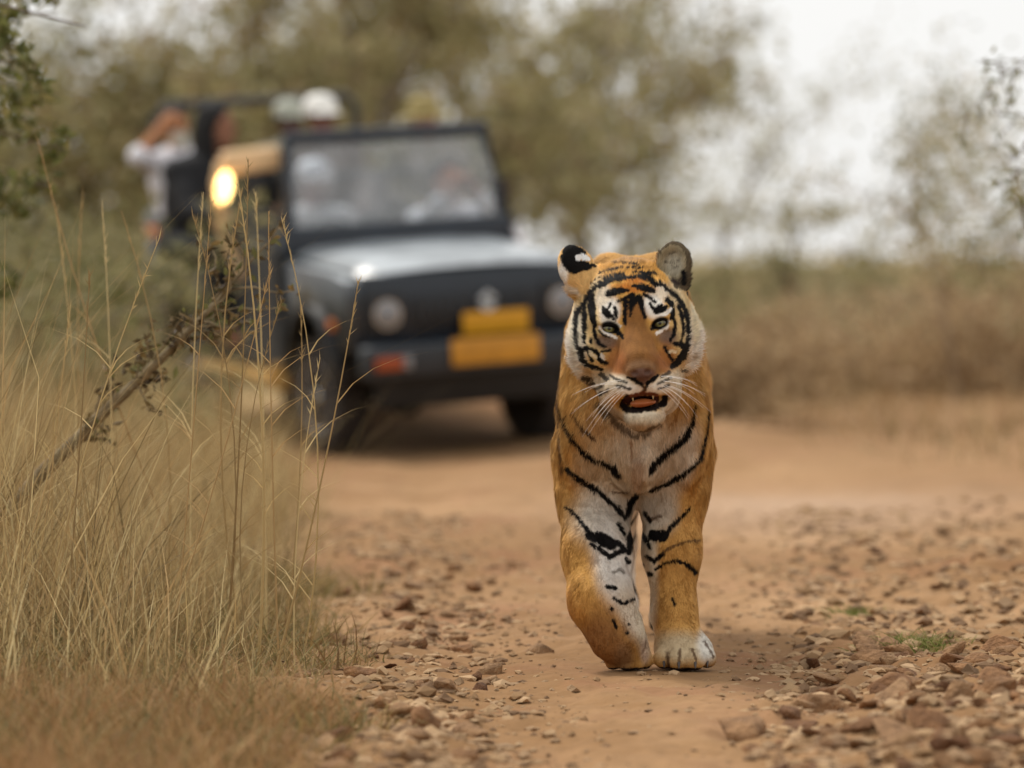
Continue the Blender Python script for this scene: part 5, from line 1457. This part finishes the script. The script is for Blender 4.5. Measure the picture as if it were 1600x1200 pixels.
# ------------------------------------------------------------------ stones
def stone_meshes():
    m, nt, b = mat_base("stone", .9, 0, .25)
    tc = nt.nodes.new("ShaderNodeTexCoord"); oi = nt.nodes.new("ShaderNodeObjectInfo")
    nz = nt.nodes.new("ShaderNodeTexNoise"); nz.inputs["Scale"].default_value = 3.0; nz.inputs["Detail"].default_value = 7
    nt.links.new(tc.outputs["Object"], nz.inputs["Vector"])
    cr = nt.nodes.new("ShaderNodeValToRGB"); e = cr.color_ramp.elements
    e[0].position = .28; e[0].color = (*srgb(112, 88, 66), 1); e[1].position = .72; e[1].color = (*srgb(180, 150, 118), 1)
    nt.links.new(nz.outputs[0], cr.inputs[0])
    c2 = nt.nodes.new("ShaderNodeValToRGB"); e = c2.color_ramp.elements
    e[0].color = (*srgb(166, 138, 118), 1); e[1].color = (*srgb(255, 246, 232), 1)
    x = c2.color_ramp.elements.new(.3); x.color = (*srgb(232, 206, 180), 1)
    nt.links.new(oi.outputs["Random"], c2.inputs[0])
    mx = nt.nodes.new("ShaderNodeMix"); mx.data_type = 'RGBA'; mx.blend_type = 'MULTIPLY'; mx.inputs[0].default_value = 1
    nt.links.new(cr.outputs[0], mx.inputs[6]); nt.links.new(c2.outputs[0], mx.inputs[7]); nt.links.new(mx.outputs[2], b.inputs["Base Color"])
    n2 = nt.nodes.new("ShaderNodeTexNoise"); n2.inputs["Scale"].default_value = 9; n2.inputs["Detail"].default_value = 8
    nt.links.new(tc.outputs["Object"], n2.inputs["Vector"])
    bp = nt.nodes.new("ShaderNodeBump"); bp.inputs["Strength"].default_value = .55; bp.inputs["Distance"].default_value = .06
    nt.links.new(n2.outputs[0], bp.inputs["Height"]); nt.links.new(bp.outputs[0], b.inputs["Normal"])
    out = []
    for i in range(14):
        rng = np.random.default_rng(900 + i); bm = bmesh.new()
        ax = np.array((1, rng.uniform(.6, .95), rng.uniform(.35, .75)))
        for _ in range(15):
            d = rng.normal(size=3); d /= np.linalg.norm(d); bm.verts.new(d * ax * rng.uniform(.75, 1.05) * .5)
        r = bmesh.ops.convex_hull(bm, input=bm.verts[:])
        bmesh.ops.delete(bm, geom=[v for v in bm.verts if not v.link_faces], context='VERTS')
        bmesh.ops.bevel(bm, geom=bm.edges[:], offset=.025, segments=1, affect='EDGES')
        bmesh.ops.triangulate(bm, faces=bm.faces[:])
        me = bpy.data.meshes.new("stone"); bm.to_mesh(me); bm.free(); me.materials.append(m)
        me.polygons.foreach_set("use_smooth", [True] * len(me.polygons)); me.set_sharp_from_angle(angle=math.radians(38))
        out.append(me)
    return out, m
def build_stones():
    meshes, m = stone_meshes(); rng = np.random.default_rng(33)
    def size_dens(x, y):
        """(chance, size) of stones: thick in the rubble on the right verge, thin on the wheel track"""
        right = sstep(-.05, .22, x - (.40 + .06 * np.maximum(y + 2, 0)))
        heap = right * sstep(.75, -.3, y)
        left = np.exp(-((x - (-.20 - .03 * y)) / .24) ** 2)
        return heap, right, left
    def put(x, y, s, label, group, name="stone", cat="stone", rot=None, sink=.25, mi=None):
        me = meshes[int(rng.integers(0, 14)) if mi is None else mi]
        o = link_mesh(name, me, None, (x, y, float(zg(x, y)) + s * (.28 - sink)), rot or (rng.normal(0, .3), rng.normal(0, .3), rng.uniform(0, 6.28)), (s, s, s * rng.uniform(.75, 1.1)))
        tag(o, label, cat, group)
    HL = "rough angular brown stone in the rubble spread along the verge"
    LL = "brown stone lying on the dirt between the tall grass and the tiger"
    TLb = "small stone scattered on the bare dirt beyond the tiger's paws"
    placed = []
    def free(x, y, s):
        for (a, b, c) in placed:
            if (a - x) ** 2 + (b - y) ** 2 < (.30 * (c + s)) ** 2: return False
        return True
    def run(n, x0, x1, y0, y1, s0, s1, label, group, test):
        k = 0; tries = 0
        while k < n and tries < n * 60:
            tries += 1
            x, y = rng.uniform(x0, x1), rng.uniform(y0, y1); s = s0 + (s1 - s0) * rng.random() ** 2.2
            if rng.random() > test(x, y) or not free(x, y, s): continue
            placed.append((x, y, s)); put(x, y, s, label, group); k += 1
    keep_paw = lambda x, y: 0.0 if (abs(x - .33) < .26 and -.4 < y < .25) else 1.0
    run(172, .30, 1.15, -2.6, .35, .06, .17, HL, "stones of the rubble on the verge", lambda x, y: float(sstep(.0, .25, x - .36 - .14 * max(y + 2, 0))) * keep_paw(x, y))
    run(55, .5, 1.7, .2, 4.5, .035, .09, TLb, "stones beyond the tiger", lambda x, y: .3 + .7 * float(sstep(.4, 1.0, x)))
    run(26, -.50, .05, -2.65, -1.0, .07, .16, LL, "stones between grass and tiger", lambda x, y: float(sstep(-.52, -.3, x)) * float(sstep(.1, -.15, x)))
    run(50, -.50, .16, -1.6, 4.0, .045, .12, LL, "stones between grass and tiger", lambda x, y: float(np.exp(-((x + .26) / .22) ** 2)) * keep_paw(x, y))
    x, y = on_ground(1566, 898); put(x, y, .075, "dark brown pointed stone alone on the bare dirt", None, rot=(.5, .3, 1.0), mi=3)
    x, y = on_ground(1508, 1098); put(x, y, .115, "grey-green block standing up out of the rubble", None, rot=(1.2, .2, .4), mi=5)
    # gravel too small to pick apart
    n = 38000
    X = rng.uniform(-.8, 1.9, n); Y = -2.6 + 9.5 * rng.random(n) ** 1.5
    heap, right, left = size_dens(X, Y)
    p = .26 + .60 * heap + .30 * right + .75 * left
    p *= .5 + .9 * np.clip(.5 + fbm(X * 3, Y * 2, None, 3, 91), 0, 1)
    p *= 1 - .75 * np.exp(-(((X - .30) / .22) ** 2)) * (Y < .4)
    k = rng.random(n) < p; X, Y = X[k], Y[k]; n = len(X)
    s = .006 + .046 * rng.random(n) ** 3.0 * (.55 + .8 * np.maximum(right, .8 * left)[k])
    base = np.array([(1, 0, 0), (-1, 0, 0), (0, 1, 0), (0, -1, 0), (.1, .1, 1), (0, 0, -1), (.7, .6, .5), (-.6, .7, .6), (-.6, -.7, .45), (.7, -.6, .55)], float)
    tri = np.array([(4, 6, 7), (4, 7, 8), (4, 8, 9), (4, 9, 6), (0, 2, 6), (2, 7, 6), (2, 1, 7), (1, 8, 7), (1, 3, 8), (3, 9, 8), (3, 0, 9), (0, 6, 9)])
    q = rng.uniform(0, 6.28, n); c, si = np.cos(q)[:, None], np.sin(q)[:, None]
    B = base[None] * rng.uniform(.65, 1.25, (n, 10, 1)) * (s[:, None, None] * .5) * np.stack([np.ones(n), rng.uniform(.5, .95, n), rng.uniform(.3, .8, n)], 1)[:, None]
    V = np.stack([B[..., 0] * c - B[..., 1] * si, B[..., 0] * si + B[..., 1] * c, B[..., 2]], -1)
    V = V + np.stack([X, Y, zg(X, Y) - s * .03], 1)[:, None]
    F = (np.arange(n) * 10)[:, None, None] + tri[None]
    cols = np.array([srgb(146, 116, 84), srgb(166, 136, 102), srgb(122, 96, 72), srgb(178, 148, 114), srgb(156, 128, 98)])[rng.integers(0, 5, n)] * rng.uniform(.8, 1.15, n)[:, None]
    g = mesh_np("gravel", V.reshape(-1, 3), F.reshape(-1, 3), mat_attr("gravel", .95, .15, bump=.4, bscale=300), None, False, np.repeat(cols, 10, 0))
    tag(g, "loose gravel and chips strewn over the dirt track", "gravel", None, "stuff")
build_stones()
